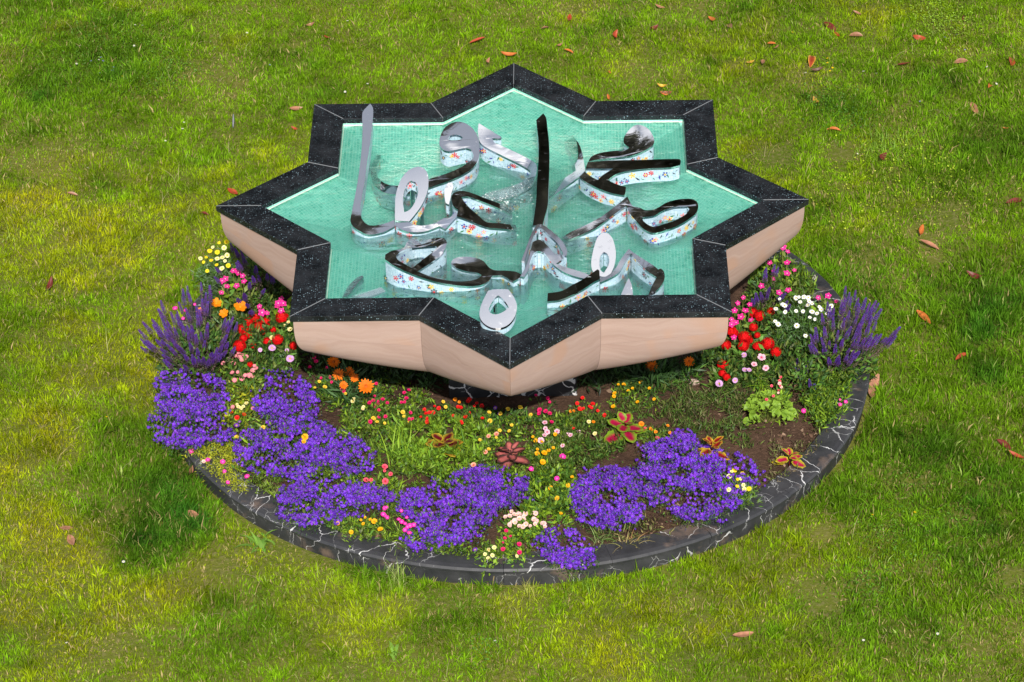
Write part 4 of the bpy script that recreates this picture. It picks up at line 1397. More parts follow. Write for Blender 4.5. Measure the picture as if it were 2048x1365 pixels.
lobelia('largest blue lobelia mound at the right with yellow daisies beside it', [(1270, 930), (1280, 890), (1340, 865), (1385, 858), (1410, 890), (1450, 895), (1500, 915), (1530, 945), (1525, 970), (1480, 975), (1470, 1010), (1440, 1040), (1380, 1045), (1330, 1020), (1290, 1010), (1275, 970)], .17)
lobelia('small blue lobelia mound hanging over the front of the kerb', [(1065, 1065), (1110, 1050), (1150, 1055), (1195, 1095), (1195, 1120), (1150, 1140), (1100, 1125), (1060, 1090)], .11)


# --- salvias
def salvia(label, base_px, spikes, crop, zlo, zhi, nleaf=900, rad=.20, dull=0.0):
    B = unp(base_px[0], base_px[1], SOIL)
    root = tag(empty('salvia', tuple(B)), label, 'salvia', 'purple salvia clumps beside the fountain')
    st = MB()
    tips = crop_pts(crop, spikes)
    tips = tips + [(t[0] + random.uniform(-13, 13), t[1] + random.uniform(2, 22)) for t in tips if random.random() < .4]
    ymax, ymin = max(t[1] for t in tips), min(t[1] for t in tips)
    for t in tips:
        f = (t[1] - ymin) / (ymax - ymin + 1)
        T_ = Vector(unp(t[0], t[1], SOIL + zhi + (zlo - zhi) * f + random.uniform(-.03, .03))) - Vector(B)
        foot = Vector((T_.x * .35 + random.uniform(-.03, .03), T_.y * .35 + random.uniform(-.03, .03), -.01))
        d = (T_ - foot).normalized()
        d = (d + Vector((random.uniform(-.12, .12), random.uniform(-.2, .12), .12))).normalized()
        o = link('flower_spike', random.choice(SPIKES), root)
        sc = random.uniform(.72, 1.2)
        o.scale = (sc, sc, sc)
        o.rotation_euler = d.to_track_quat('Z', 'Y').to_euler()
        o.location = T_ - d * .088 * sc
        tube(st, foot, o.location, .0030, .0020, random.choice([(.13, .10, .07), (.12, .13, .06), (.15, .10, .09)]), Vector((T_.x * .08, T_.y * .08, .02)))
        # spent brown calyces under the spike
        q = Vector(o.location)
        for k in range(16):
            c_ = q - d * (.009 * k) + Vector((random.uniform(-.006, .006), random.uniform(-.006, .006), 0))
            a = random.uniform(0, 6.28)
            v = Vector((math.cos(a), math.sin(a), .6)) * .009
            st.add([c_, c_ + v + Vector((.003, 0, 0)), c_ + v * 1.3, c_ + v - Vector((.003, 0, 0))], [(0, 1, 2, 3)], random.choice([(.20, .13, .10), (.16, .10, .09), (.13, .12, .06), (.18, .12, .12)]))
    s_ = st.build('stems', M_LEAF, root); s_['kind'] = 'stuff'
    foliage_part(root, *bush_leaves((B[0], B[1], SOIL - .01), rad, rad, .26, nleaf, .05, .017, [G_DARK, G_MID, G_OLIVE], .6))


salvia('large purple salvia clump leaning over the left kerb', (405, 730),
       [(570, 430), (460, 460), (425, 490), (640, 460), (250, 580), (395, 590), (240, 650), (330, 670), (380, 660), (625, 590), (580, 570), (530, 620), (110, 750), (185, 730), (190, 770), (75, 810), (410, 750),
        (300, 740), (460, 780), (495, 780), (570, 830), (625, 760), (530, 850), (465, 840), (90, 880), (140, 900), (215, 890), (255, 890), (340, 880), (365, 920), (400, 950), (480, 920), (270, 1010), (440, 1010),
        (540, 960), (590, 1030), (660, 990), (710, 1000), (770, 980), (740, 930), (785, 910), (825, 710), (800, 780), (765, 720), (840, 950), (335, 960), (450, 640), (540, 700), (355, 790), (280, 820), (600, 900), (500, 1010)], K1, .24, .42, 1500, .26)
salvia('shaded purple salvia clump under the left star point', (520, 570), [(810, 115), (850, 180), (900, 200), (870, 260), (985, 380), (1080, 480), (1100, 360), (1140, 370), (690, 310), (910, 535), (935, 600), (880, 130), (1010, 300), (960, 430)], K1, .26, .42, 900, .18)
salvia('large purple salvia clump leaning over the right kerb', (1665, 735),
       [(1410, 465), (1440, 515), (1490, 495), (1510, 560), (1570, 560), (1650, 580), (1670, 600), (1690, 650), (1590, 630), (1380, 580), (1315, 640), (1265, 590), (1220, 680), (1310, 720), (1440, 660), (1530, 780), (1450, 790),
        (1620, 700), (1655, 750), (1660, 850), (1690, 850), (1840, 790), (1810, 830), (1770, 870), (1640, 890), (1520, 870), (1480, 900), (1440, 960), (1515, 985), (1425, 1010), (1355, 1020), (1275, 1035), (1170, 800), (1140, 920), (1240, 790),
        (1560, 880), (1600, 760), (1400, 720), (1350, 820), (1280, 900), (1500, 700), (1560, 690), (1330, 930), (1390, 880)], K5, .24, .44, 1500, .26)
salvia('thin purple salvia below the right star point', (1530, 620), [(770, 320), (730, 510), (690, 520), (800, 470), (660, 560), (920, 520), (940, 580), (840, 290)], K5, .22, .34, 420, .14)
salvia('few short purple salvia spikes in front of the daisies at right', (1610, 785), [(1025, 1050), (1105, 1065), (1095, 1150), (1120, 1210), (1190, 1240), (1010, 1120)], K5, .08, .16, 420, .14)


def H(crop, kind, pts):
    return [(p[0], p[1], kind) + tuple(p[2:]) for p in crop_pts(crop, pts)]


# --- daisies
flower_plant('daisy_plant', 'white daisy bush beside the right salvia clump', 'daisy',
             H(K5, 'daisy', [(880, 555), (1010, 548), (1035, 540), (1075, 540), (1110, 545), (1045, 580), (1118, 575), (1140, 590), (1105, 605), (920, 608), (905, 600), (925, 660), (1013, 652), (1068, 655), (1140, 658), (1180, 672),
                             (1200, 620), (1215, 640), (1295, 612), (1280, 645), (1258, 675), (1123, 703), (1165, 718), (845, 735), (868, 758), (1018, 770), (1088, 852), (850, 635)]), (.22, .28), [G_GREY, G_MID, (.10, .22, .06)],
             leaf=(.04, .006), nleaf=50, base_n=1100, spread=(.20, .24))
flower_plant('daisy_plant', 'yellow and cream daisy bush under the left star point', 'daisy',
             H(K1, 'cream_daisy', [(665, 140), (755, 145), (565, 230), (700, 232), (742, 222), (780, 205), (762, 250), (738, 310)]) +
             H(K1, 'yellow_daisy', [(700, 180), (640, 170), (715, 105), (775, 97), (612, 220), (590, 260), (652, 245), (695, 282), (620, 330), (788, 288)]), (.18, .24), [G_GREY, G_MID], leaf=(.04, .006), nleaf=40, base_n=400)
flower_plant('daisy_plant', 'little cream and yellow daisy bush at the front right kerb', 'daisy',
             H(K6, 'cream_daisy', [(495, 815), (475, 855), (570, 875), (600, 878), (590, 925), (597, 960), (470, 962)]) + H(K6, 'yellow_daisy', [(517, 805), (543, 880), (540, 935), (635, 955), (580, 830)]),
             (.11, .15), [G_GREY, G_MID, G_LIME], leaf=(.04, .006), nleaf=45, base_n=300)
# --- red heads
flower_plant('verbena', 'bright red verbena at the left of the bowl', 'verbena',
             H(K1, 'red_head', [(1000, 700), (1090, 740), (1055, 805), (895, 800), (910, 870), (880, 930), (1185, 880), (1220, 700), (1030, 770), (940, 830), (1150, 800, .8), (950, 740, .8), (1100, 895, .6), (990, 930, .7), (965, 1080, .6), (1310, 930, .8)]), (.12, .17), [G_MID, G_DARK, (.12, .26, .04)],
             'red verbenas', 'flower_head', (.05, .022), 34, 160)
flower_plant('verbena', 'bright red verbena at the right of the bowl', 'verbena',
             H(K5, 'red_head', [(665, 665), (720, 690), (810, 655), (670, 780), (700, 845, .7), (600, 860), (510, 830), (590, 930), (702, 935), (787, 912), (850, 978), (450, 925), (495, 815, .8), (630, 885, .8)]), (.12, .18), [G_MID, G_DARK, (.12, .26, .04)],
             'red verbenas', 'flower_head', (.05, .022), 34, 160)
flower_plant('verbena', 'wilting red verbena with drooping heads in front of the right ones', 'verbena', H(K5, 'red_head', [(425, 1080, .9), (420, 1150, .7), (455, 1180, .9)]), (.08, .13), [G_MID, G_OLIVE], 'red verbenas', 'flower_head', (.05, .02), 20, 60)
# --- pink tobacco
TOB = dict(pal=[G_LIME, G_MID, G_OLIVE], group='pink flowering tobacco plants', leaf=(.06, .024), nleaf=9, base_n=50, stem=(.30, .32, .07))
flower_plant('flowering_tobacco', 'hot pink star flowered tobacco below the yellow daisies at left', 'flowering tobacco', H(K1, 'pink_star', [(740, 410), (765, 395), (780, 455), (735, 505), (830, 330), (868, 345), (905, 370), (915, 415), (857, 450)]), (.22, .28), **TOB)
flower_plant('flowering_tobacco', 'hot pink flowered tobacco against the left corner of the bowl', 'flowering tobacco', H(K1, 'pink_star', [(1190, 590), (1215, 555), (1100, 670), (1060, 665), (1215, 650), (1040, 615), (1185, 610), (1230, 590)]), (.17, .22), **TOB)
flower_plant('flowering_tobacco', 'dense hot pink flowered tobacco against the right corner of the bowl', 'flowering tobacco', H(K5, 'pink_star', [(590, 545), (545, 590), (640, 600), (605, 650), (570, 700), (530, 745), (495, 720), (650, 725), (520, 650), (495, 760), (515, 865)]), (.18, .24), **TOB)
flower_plant('flowering_tobacco', 'straggling hot pink flowered tobacco along the right rear kerb', 'flowering tobacco', H(K5, 'pink_star', [(735, 450), (940, 350), (950, 485), (875, 505), (800, 265), (915, 135), (945, 175), (830, 395), (905, 145), (940, 265), (830, 330, .7), (1000, 325, .6)]), (.15, .22), **TOB)
flower_plant('flowering_tobacco', 'small pink flowered tobacco behind the white daisies', 'flowering tobacco', H(K5, 'pink_star', [(1270, 530, .9), (1335, 575, .9), (1190, 545, .7)]), (.16, .2), **TOB)
# --- orange flowers
flower_plant('california_poppy', 'orange cup flowered plant between left salvia and pink tobacco', 'poppy', H(K1, 'orange_poppy', [(692, 595), (755, 673), (885, 620, 1.1), (563, 655, .8)]), (.18, .24), [G_GREY, G_OLIVE], None, 'flower', (.05, .008), 30, 120)
flower_plant('gazania', 'orange gazania group beneath the left of the bowl', 'gazania', H(K3, 'gazania', [(430, 340, 1.15), (470, 440, 1.05), (555, 420, .85), (600, 468, .9), (690, 535, 1.05), (510, 525, .6)]), (.12, .17), [G_DARK, (.07, .14, .05)], 'orange gazanias', 'flower', (.09, .012), 26, 200)
flower_plant('gazania', 'single orange gazania in shade beneath the right of the bowl', 'gazania', H(K4, 'gazania', [(1380, 215, 1.1)]), (.12, .14), [G_DARK, (.07, .14, .05)], 'orange gazanias', 'flower', (.10, .013), 90, 200, spread=(.16, .14))
flower_plant('gazania', 'ragged orange gazania at the right corner under the bowl', 'gazania', H(K4, 'gazania', [(1680, 175, 1.1)]), (.14, .16), [G_DARK, G_MID], 'orange gazanias', 'flower', (.08, .012), 40, 40)
# --- cosmos
CO = dict(pal=[G_MID, G_OLIVE, G_DARK], group='lilac cosmos plants', leaf=(.045, .005), nleaf=30, base_n=80)
flower_plant('cosmos', 'pale lilac cosmos below the red verbena at left', 'cosmos', H(K1, 'cosmos', [(1140, 950, 1.1), (1285, 1035), (1045, 965, .7), (1260, 968, .8)]), (.14, .2), **CO)
flower_plant('cosmos', 'lilac cosmos between the right verbenas and the green geranium', 'cosmos', H(K5, 'cosmos', [(595, 1005), (600, 1125), (395, 1235), (523, 1210, 1.15), (635, 1125, .8)]) + H(K5, 'pink_white', [(735, 1025, 1.3), (675, 1080, 1.3), (770, 1110, 1.1)]), (.12, .17), **CO)
# --- pink clusters
flower_plant('nemesia', 'soft pink clustered plant between left salvia and lobelia', 'nemesia',
             H(K2, 'bell_softpink', [(820, 185), (865, 180), (840, 245), (900, 230), (830, 110), (745, 107), (925, 205), (1000, 130), (985, 165), (960, 205), (865, 30), (905, 40), (935, 60), (970, 85), (820, 60), (985, 215), (880, 60), (1010, 150), (900, 80), (850, 50), (950, 100), (890, 20)]),
             (.10, .16), [G_MID, G_LIME, G_OLIVE], None, 'flower', (.03, .013), 16, 160, 1.25)
flower_plant('nemesia', 'blush pink clustered plant by the front kerb', 'nemesia',
             [(1010 + 80 * random.random() + 0, 1020 + 34 * random.random(), 'bell_blush') for _ in range(34)], (.09, .13), [G_LIME, G_MID], None, 'flower', (.03, .012), 14, 140, 1.2)
flower_plant('nemesia', 'hot pink flower clusters inside the long lobelia mound', 'nemesia',
             H(K7, 'bell_hotpink', [(1160, 630), (1150, 680), (1185, 705), (1275, 720), (1340, 705), (1325, 755), (1365, 770), (1360, 830), (1325, 805), (1395, 765), (1175, 625), (1165, 690), (1300, 740), (1345, 780), (1295, 650)]), (.12, .16), [G_MID, G_LIME], None, 'flower', (.035, .006), 10, 40, 1.1)

# --- small trailing plants with bell flowers (crop coordinates)
BED = dict(part='flower', leaf=(.026, .011), nleaf=17, base_n=90)
BP = [G_MID, G_LIME, G_OLIVE]


def bedding(label, heads, hgt=(.06, .10), pal=BP, group='small trailing bell flowered plants', **kw):
    a = dict(BED); a.update(kw)
    flower_plant('trailing_petunia', label, 'bedding plant', heads, hgt, pal, group, **a)


bedding('magenta and yellow trailing plant around the orange gazanias', H(K3, 'bell_magenta', [(330, 467), (400, 463), (415, 500), (375, 383), (240, 380), (275, 305), (290, 335), (497, 558), (512, 572)]) + H(K3, 'bell_yellow', [(315, 495), (360, 540), (280, 545), (525, 593)]), (.08, .12), [G_DARK, G_MID])
bedding('magenta flowered trailing plant right of the orange gazanias', H(K3, 'bell_magenta', [(773, 513), (760, 612), (790, 655), (787, 672), (862, 668), (720, 667), (765, 697), (793, 725), (795, 780), (848, 777), (725, 818), (825, 640), (750, 650)]) + H(K3, 'bell_pale', [(590, 637), (670, 700), (585, 655), (665, 715)]) + H(K3, 'bell_yellow', [(760, 800), (780, 820), (840, 830), (750, 790)]))
bedding('magenta flowered trailing plant beside the bare soil left of the pedestal', H(K3, 'bell_magenta', [(1035, 565), (998, 585), (1015, 630), (1000, 660), (975, 662), (1065, 793), (1040, 800), (1048, 745)]) + H(K3, 'bell_yellow', [(985, 742), (995, 775), (1035, 825)]))
bedding('crimson flowered low plant on the soil left of the pedestal', H(K3, 'bell_scarlet', [(1160, 720), (1242, 695), (1275, 710), (1200, 745), (1172, 752), (1230, 745), (1130, 780), (1185, 795), (1180, 820), (1390, 768), (1490, 780), (1462, 828), (1455, 815)]), (.04, .07), [G_OLIVE, G_MID], nleaf=8, base_n=40)
bedding('dark red flowered plant in the shadow at the foot of the pedestal', H(K3, 'bell_scarlet', [(1527, 748), (1560, 690), (1620, 690), (1510, 655), (1450, 705), (1625, 790), (1580, 670), (1430, 700), (1520, 640)]) + H(K3, 'bell_orange', [(1440, 660), (1405, 640)]), (.05, .08), [G_DARK, G_MID], spread=(.2, .05), nleaf=9)
bedding('yellow flowered plant with violet blooms below the front tip of the bowl', H(K3, 'bell_yellow', [(1680, 742), (1770, 755), (1830, 718, 1.3), (1928, 703, 1.2), (1687, 812, 1.2), (1860, 843), (1310, 658), (1330, 700)]) + H(K4, 'bell_yellow', [(408, 603, 1.3), (253, 685), (72, 583), (323, 543, 1.2)]) + H(K3, 'bell_violet', [(1728, 708, 1.2), (1757, 752, .8)]), (.06, .10), [G_DARK, G_MID, (.10, .22, .03)], nleaf=22, base_n=160, spread=(.26, .08))
bedding('peach and yellow flowered plant left of the pink coleus', H(K3, 'bell_peach', [(1675, 935, 1.3), (1738, 918, 1.2), (1650, 1062, 1.3), (1553, 1167, 1.3)]) + H(K3, 'bell_yellow', [(1763, 890, 1.2), (1840, 893), (1605, 965, 1.1), (1735, 945), (1675, 1040, 1.1)]), (.07, .11), [G_LIME, G_MID])
bedding('white and yellow flowered plant right of the pink coleus', H(K4, 'pink_white', [(520, 665), (525, 712), (540, 740), (517, 767), (705, 765), (727, 765), (792, 735), (663, 850), (490, 808), (618, 735)]) +
        H(K4, 'bell_gold', [(605, 760, 1.3), (448, 810, 1.3), (460, 880), (458, 915, 1.4), (517, 910, 1.4), (503, 983, 1.4), (588, 868), (497, 820), (425, 780), (552, 890)]) + H(K4, 'bell_hotpink', [(663, 940, 1.6), (410, 1037, 1.4), (618, 1115, 1.1)]), (.07, .12), [G_LIME, G_MID, G_OLIVE], nleaf=24, base_n=200)
bedding('magenta flowered plant at the right corner of the pedestal', H(K4, 'bell_magenta', [(450, 447), (545, 470), (560, 500), (480, 565, 1.2), (528, 575, 1.2), (560, 592, 1.2), (475, 592), (575, 660)]), (.07, .10), [G_MID, G_DARK], nleaf=8, base_n=50, spread=(.06, .04))
bedding('scarlet flowered plant on bare soil right of the pedestal', H(K4, 'bell_scarlet', [(823, 467, 1.1), (735, 690), (752, 712), (1000, 605), (780, 510), (800, 555), (905, 515), (880, 535), (830, 550), (895, 545), (815, 560), (745, 700), (945, 570)]) + H(K4, 'bell_orange', [(728, 573), (752, 573), (910, 660)]) + H(K4, 'bell_pale', [(873, 657), (923, 755)]), (.04, .08), [G_OLIVE, G_MID, G_LIME], nleaf=14)
bedding('orange yellow marigold seedlings in front of the shaded gazania', H(K4, 'bell_gold', [(1070, 537, 1.2), (1080, 430), (1110, 360), (1155, 360), (1190, 410), (1398, 477, 1.2), (1265, 500), (1290, 340), (1225, 390), (1360, 390), (1075, 455)]), (.06, .11), [G_MID, G_LIME], group=None, leaf=(.03, .007))
bedding('orange flowered plant right of the lime edged coleus', H(K4, 'bell_orange', [(1295, 677, 1.5), (1373, 717, 1.4), (1410, 740), (1507, 690), (1525, 745)]) + H(K4, 'bell_rose', [(1325, 708), (1425, 790)]), (.06, .10))
bedding('rose pink flowered plant left of the tall grass', H(K3, 'bell_rose', [(840, 1180, 1.4), (840, 1212), (888, 1240, 1.3), (845, 1297, 1.4), (690, 1287, 1.2), (732, 1287)]), (.08, .12), [G_MID, G_LIME], nleaf=26)
bedding('hot pink flowered moss at the left kerb beside the yellow stonecrop', H(K2, 'bell_hotpink', [(490, 815, 1.3), (625, 885, 1.2), (745, 900, 1.1), (757, 977, 1.2), (940, 1018, 1.2), (785, 1065, .9), (650, 730, .7)]) + H(K2, 'bell_blush', [(592, 897, .9)]), (.04, .06), [G_YEL, G_OLIVE], leaf=(.022, .005), nleaf=24)
bedding('mixed pale yellow and pink flowers between the two left lobelia mounds', H(K2, 'bell_pale', [(780, 518, 1.1), (870, 460), (910, 455), (890, 470), (935, 430), (860, 440)]) + H(K2, 'bell_softpink', [(985, 470, 1.3), (825, 460)]) + H(K2, 'bell_scarlet', [(860, 545, 1.1), (818, 505), (915, 520)]) + H(K2, 'bell_violet', [(855, 610, 1.3), (880, 580)]) + H(K2, 'bell_yellow', [(1070, 625, 1.3), (855, 700)]), (.07, .11), [G_LIME, G_MID, G_OLIVE])
bedding('two orange blooms in the second row lobelia mound', H(K2, 'bell_gold', [(1405, 700, 1.5), (1395, 738, 1.4)]), (.15, .17), [G_MID], group=None, nleaf=8, base_n=10)
bedding('golden flowered plant at the front left kerb', H(K7, 'bell_gold', [(787, 752, 1.4), (893, 822, 1.5), (1078, 735, 1.4), (1127, 800, 1.2), (990, 755, .8), (970, 725, .7), (1045, 720, .7), (1005, 705, .6)]), (.06, .09), [G_MID, G_LIME, G_OLIVE])
bedding('golden flowered plant between the long and low lobelia mounds', H(K4, 'bell_gold', [(568, 1190, 1.5), (620, 1275, 1.2), (705, 1170, 1.1)]) + H(K8, 'bell_gold', [(730, 672, 1.1), (785, 450), (820, 380, .8)]), (.07, .10), [G_LIME, G_LIME, G_MID], leaf=(.035, .016), nleaf=40, base_n=200)
bedding('magenta and cream flowered plant at the front of the kerb', H(K8, 'bell_magenta', [(290, 810), (280, 870, 1.2), (325, 855), (395, 920, 1.1), (398, 985, 1.4), (265, 958), (57, 852), (265, 905, .7)]) + H(K8, 'bell_pale', [(150, 965, 1.1), (195, 945), (120, 1000), (180, 1010, 1.1), (145, 1030), (375, 1015, .8)]) + H(K8, 'bell_violet', [(42, 965, 1.4)]), (.05, .09), [G_LIME, G_MID], nleaf=22, base_n=140)
bedding('hot pink flowered plant inside the right kerb', H(K6, 'bell_hotpink', [(1410, 258, 1.2), (1365, 280), (1075, 332, 1.3), (1365, 240, .8)]), (.05, .08), [G_LIME, G_MID], leaf=(.04, .007), nleaf=30, base_n=180, spread=(.09, .2))
bedding('pale yellow flowers against the left corner of the bowl', H(K1, 'bell_pale', [(1272, 743, 1.3), (1240, 770), (1285, 800, 1.2), (1137, 868, 1.2)]), (.12, .16), [G_MID])
bedding('tiny pink flowers among the left salvia spikes', H(K1, 'bell_hotpink', [(362, 633, 1.2), (447, 648, 1.1), (427, 712, 1.1), (520, 600, .8)]), (.28, .32), [G_MID], group=None, nleaf=4, base_n=10)


# --- coleus: big patterned leaves, each a part
def coleus_leaf(inner, mid, edge, L=.105, Wd=.088):
    b = MB()
    nl, nw = 9, 7
    vs, cs = [], []
    for i in range(nl):
        t = i / (nl - 1)
        hw = Wd * .5 * (math.sin(PI * min(1, t * .97 + .03) ** .75) ** .62 + .02)
        for j in range(nw):
            s = -1 + 2 * j / (nw - 1)
            ser = 1 + (.07 * (-1) ** i if abs(s) > .9 else 0)
            x = s * hw * ser
            z = -.010 * t * t + .010 * abs(s) * (1 - t) + .003 * math.sin(9 * t + 3 * s)
            vs.append((x, t * L, z))
            a = abs(s)
            e = max(a, (t - .5) * 2 if t > .86 else 0)
            if e > .92 or i in (0, nl - 1): c = edge
            elif e > .62: c = tuple(.45 * p + .55 * q for p, q in zip(mid, edge))
            else: c = inner if a < .4 and .1 < t < .85 else mid
            cs.append(tuple(v * random.uniform(.8, 1.2) for v in c))
    fs = [(i * nw + j, i * nw + j + 1, (i + 1) * nw + j + 1, (i + 1) * nw + j) for i in range(nl - 1) for j in range(nw - 1)]
    b.add(vs, fs, cs)
    return b.mesh('leaf', M_LEAF, True)


def coleus(label, px, py, inner, mid, edge, n=4, size=1.0, hgt=.11, narrow=1.0):
    B = unp(px, py, SOIL + hgt)
    root = tag(empty('coleus', (B[0], B[1], SOIL)), label, 'coleus', 'coleus plants with patterned leaves')
    me = coleus_leaf(inner, mid, edge, .110, .088 * narrow)
    st = MB()
    tube(st, (0, 0, -.03), (0, 0, hgt), .005, .003, tuple(.6 * v for v in mid))
    st.build('stem', M_LEAF, root)
    a0 = random.random() * PI
    for lv in range(n):
        for k in range(2):
            o = link('leaf', me, root)
            a = a0 + lv * 1.2 + k * PI + random.uniform(-.35, .35)
            f = lv / max(1, n - 1)
            sc = size * (1.12 - .5 * f) * random.uniform(.9, 1.1)
            o.scale = (sc, sc, sc)
            o.location = (math.sin(-a) * .012, math.cos(a) * .012, hgt * (.42 + .58 * f))
            o.rotation_euler = (-.05 + .65 * f + random.uniform(-.15, .15), random.uniform(-.2, .2), a)


coleus('crimson coleus with bright lime leaf edges right of centre', 1250, 845, (.42, .008, .06), (.22, .005, .03), (.22, .42, .02), 5, 1.15, .14)
coleus('dusky coleus with pink veined leaves in front of the pedestal', 1022, 900, (.52, .14, .13), (.15, .035, .04), (.07, .04, .03), 6, 1.05, .14, .82)
coleus('very dark burgundy coleus with thin yellow edges left of centre', 888, 882, (.12, .004, .012), (.09, .003, .010), (.50, .36, .03), 5, 1.2, .12)
coleus('burgundy coleus with gold leaf edges behind the largest lobelia', 1424, 886, (.24, .006, .010), (.18, .004, .008), (.66, .40, .03), 5, .95, .17, .8)
coleus('magenta coleus with yellow leaf edges by the right kerb', 1580, 908, (.42, .008, .07), (.24, .02, .03), (.52, .52, .02), 4, .80, .10, .9)


# --- green round leaved geranium
def round_leaf():
    b = MB()
    n = 14
    vs = [(0, 0, -.004)]
    cs = [(.14, .25, .03)]
    for k in range(n):
        a = .35 + (2 * PI - .7) * k / (n - 1) - PI / 2
        r = .021 * (1 + .10 * math.cos(5 * a))
        vs.append((r * math.cos(a), r * math.sin(a), .004 * math.sin(3 * a)))
        cs.append((.24, .39, .035))
    b.add(vs, [(0, k, k + 1) for k in range(1, n)], cs)
    return b.mesh('leaf', M_LEAF)


RL = round_leaf()
B = unp(1535, 838, SOIL)
geo = tag(empty('geranium', tuple(B)), 'lime green round leaved geranium on the soil at the right', 'geranium')
gs = MB()
for k in range(110):
    a, r = random.uniform(0, 2 * PI), math.sqrt(random.random())
    p = Vector((math.cos(a) * r * .155, math.sin(a) * r * .165, .03 + .115 * math.sqrt(max(0, 1 - r * r)) + random.uniform(-.012, .012)))
    o = link('leaf', RL, geo)
    s_ = random.uniform(.95, 1.5)
    o.location = p; o.scale = (s_,) * 3
    o.rotation_euler = (random.uniform(.0, .7) - p.y * 2, random.uniform(-.3, .3) + p.x * 2, random.uniform(0, 6.28))
    tube(gs, (p.x * .2, p.y * .2, -.01), p, .0013, .001, (.22, .25, .06))
gs.build('stems', M_LEAF, geo)['kind'] = 'stuff'
flower_plant('snapdragon', 'thin stemmed plant with coral flowers behind the green geranium', 'bedding plant', H(K6, 'bell_rose', [(880, 90), (885, 130), (875, 165), (890, 60), (815, 130), (830, 210), (775, 240)]) + H(K6, 'bell_blush', [(870, 185), (880, 110), (895, 140)]), (.14, .2), [G_LIME, G_MID], None, 'flower', (.05, .01), 10, 120, .9)


# --- strap leaved clumps and weeds
def blades(cen, n, L, spread, pal, w=.006, lean=.5):
    a = RNG.uniform(0, 2 * PI, n)
    ln = np.abs(RNG.normal(lean, .25, n)); Lk = L * RNG.uniform(.55, 1.15, n)
    base = np.stack([cen[0] + RNG.normal(0, spread, n), cen[1] + RNG.normal(0, spread, n), np.full(n, cen[2])], -1)
    d = np.stack([np.cos(a), np.sin(a), np.zeros(n)], -1)
    s = np.stack([-np.sin(a), np.cos(a), np.zeros(n)], -1) * (w * RNG.uniform(.6, 1.2, n))[:, None] * .5
    rows = []
    m = 5
    for i in range(m):
        t = i / (m - 1)
        th = ln * (.3 + 1.3 * t)
        p = base + d * (Lk * t * np.sin(th))[:, None] + np.array([0, 0, 1.0]) * (Lk * t * np.cos(np.minimum(th, 1.7)))[:, None]
        wd = (1 - t ** 2.2) * .95 + .05
        rows.append((p - s * wd, p + s * wd))
    V = np.stack([q for r in rows for q in r], 1).reshape(-1, 3)
    i0 = np.arange(n, dtype=np.int32) * (2 * m)
    T = []
    for k in range(m - 1):
        T += [np.stack([i0 + 2 * k, i0 + 2 * k + 1, i0 + 2 * k + 3], -1), np.stack([i0 + 2 * k, i0 + 2 * k + 3, i0 + 2 * k + 2], -1)]
    return V, np.concatenate(T), np.repeat(cols_mix(n, pal, .7, 1.25), 2 * m, 0)


def clump(name, label, cat, px, py, n, L, spread, pal, w=.006, lean=.5, z=SOIL - .01, group=None):
    B = unp(px, py, z)
    root = tag(empty(name, tuple(B)), label, cat, group)
    V, T, C_ = blades(B, n, L, spread, pal, w, lean)
    o = link('blades', fast_mesh('blades', V - B, T, C_, M_LEAF), root)
    o['kind'] = 'stuff'


clump('grass_clump', 'tall bright green grass clump between lobelia and dark coleus', 'grass clump', 800, 925, 60, .26, .05, [G_LIME, (.16, .33, .03)], .009, .45)
clump('grass_clump', 'leafy green grass clump just right of the tall one', 'grass clump', 850, 940, 40, .17, .06, [(.16, .33, .03), G_MID], .010, .6)
clump('grass_clump', 'low green blades in front of the dark coleus', 'grass clump', 935, 925, 30, .16, .05, [G_LIME, G_MID], .010, .6)
clump('grass_clump', 'wispy grass standing behind the rounded lobelia mound', 'grass clump', 500, 800, 16, .30, .03, [(.20, .34, .07), G_MID], .007, .5)
clump('grass_clump', 'thin green grass among the front lobelia', 'grass clump', 700, 1040, 14, .16, .05, [(.16, .33, .03)], .006, .5)
clump('grass_clump', 'dry grass tuft on bare soil near the front right kerb', 'grass clump', 1265, 1088, 40, .11, .03, [(.42, .34, .14), (.30, .30, .08), (.45, .25, .10)], .006, .9)
clump('grass_clump', 'flattened green grass on bare soil left of the dry tuft', 'grass clump', 1205, 1082, 30, .12, .03, [(.22, .30, .10), G_MID], .005, 1.0)
clump('grass_clump', 'feathery light green tuft on the soil at the left kerb', 'grass clump', 535, 985, 60, .09, .03, [G_LIME, (.28, .36, .10)], .005, .8)
clump('grass_clump', 'green narrow leaved lily clump under the right salvia', 'grass clump', 1520, 775, 60, .16, .03, [(.14, .32, .03), G_LIME], .010, .6)
clump('grass_clump', 'grey green grass inside the largest lobelia mound', 'grass clump', 1445, 1015, 40, .10, .04, [G_GREY, G_MID], .004, .7)
clump('grass_clump', 'fine grass below the salvia at the right kerb', 'grass clump', 1660, 795, 60, .13, .06, [G_LIME, G_MID], .006, .4)
clump('grass_tuft', 'long lawn grass tuft against the front left kerb', 'grass tuft', 795, 1165, 80, .17, .04, [(.20, .32, .04), (.36, .40, .14)], .0045, .35, -.005, 'long lawn grass tufts')
clump('grass_tuft', 'yellowish lawn grass tuft against the front of the kerb', 'grass tuft', 1062, 1192, 70, .11, .03, [(.36, .40, .05), (.40, .36, .12)], .0045, .5, -.005, 'long lawn grass tufts')
clump('grass_tuft', 'bright green lawn tuft at the right of the front kerb', 'grass tuft', 1165, 1178, 90, .11, .05, [(.18, .33, .02)], .0045, .5, -.005, 'long lawn grass tufts')
clump('grass_tuft', 'pale green tall tuft in the lawn at far upper right', 'grass tuft', 1770, 300, 160, .13, .12, [(.24, .40, .04), (.18, .34, .03)], .005, .6, -.005, 'long lawn grass tufts')
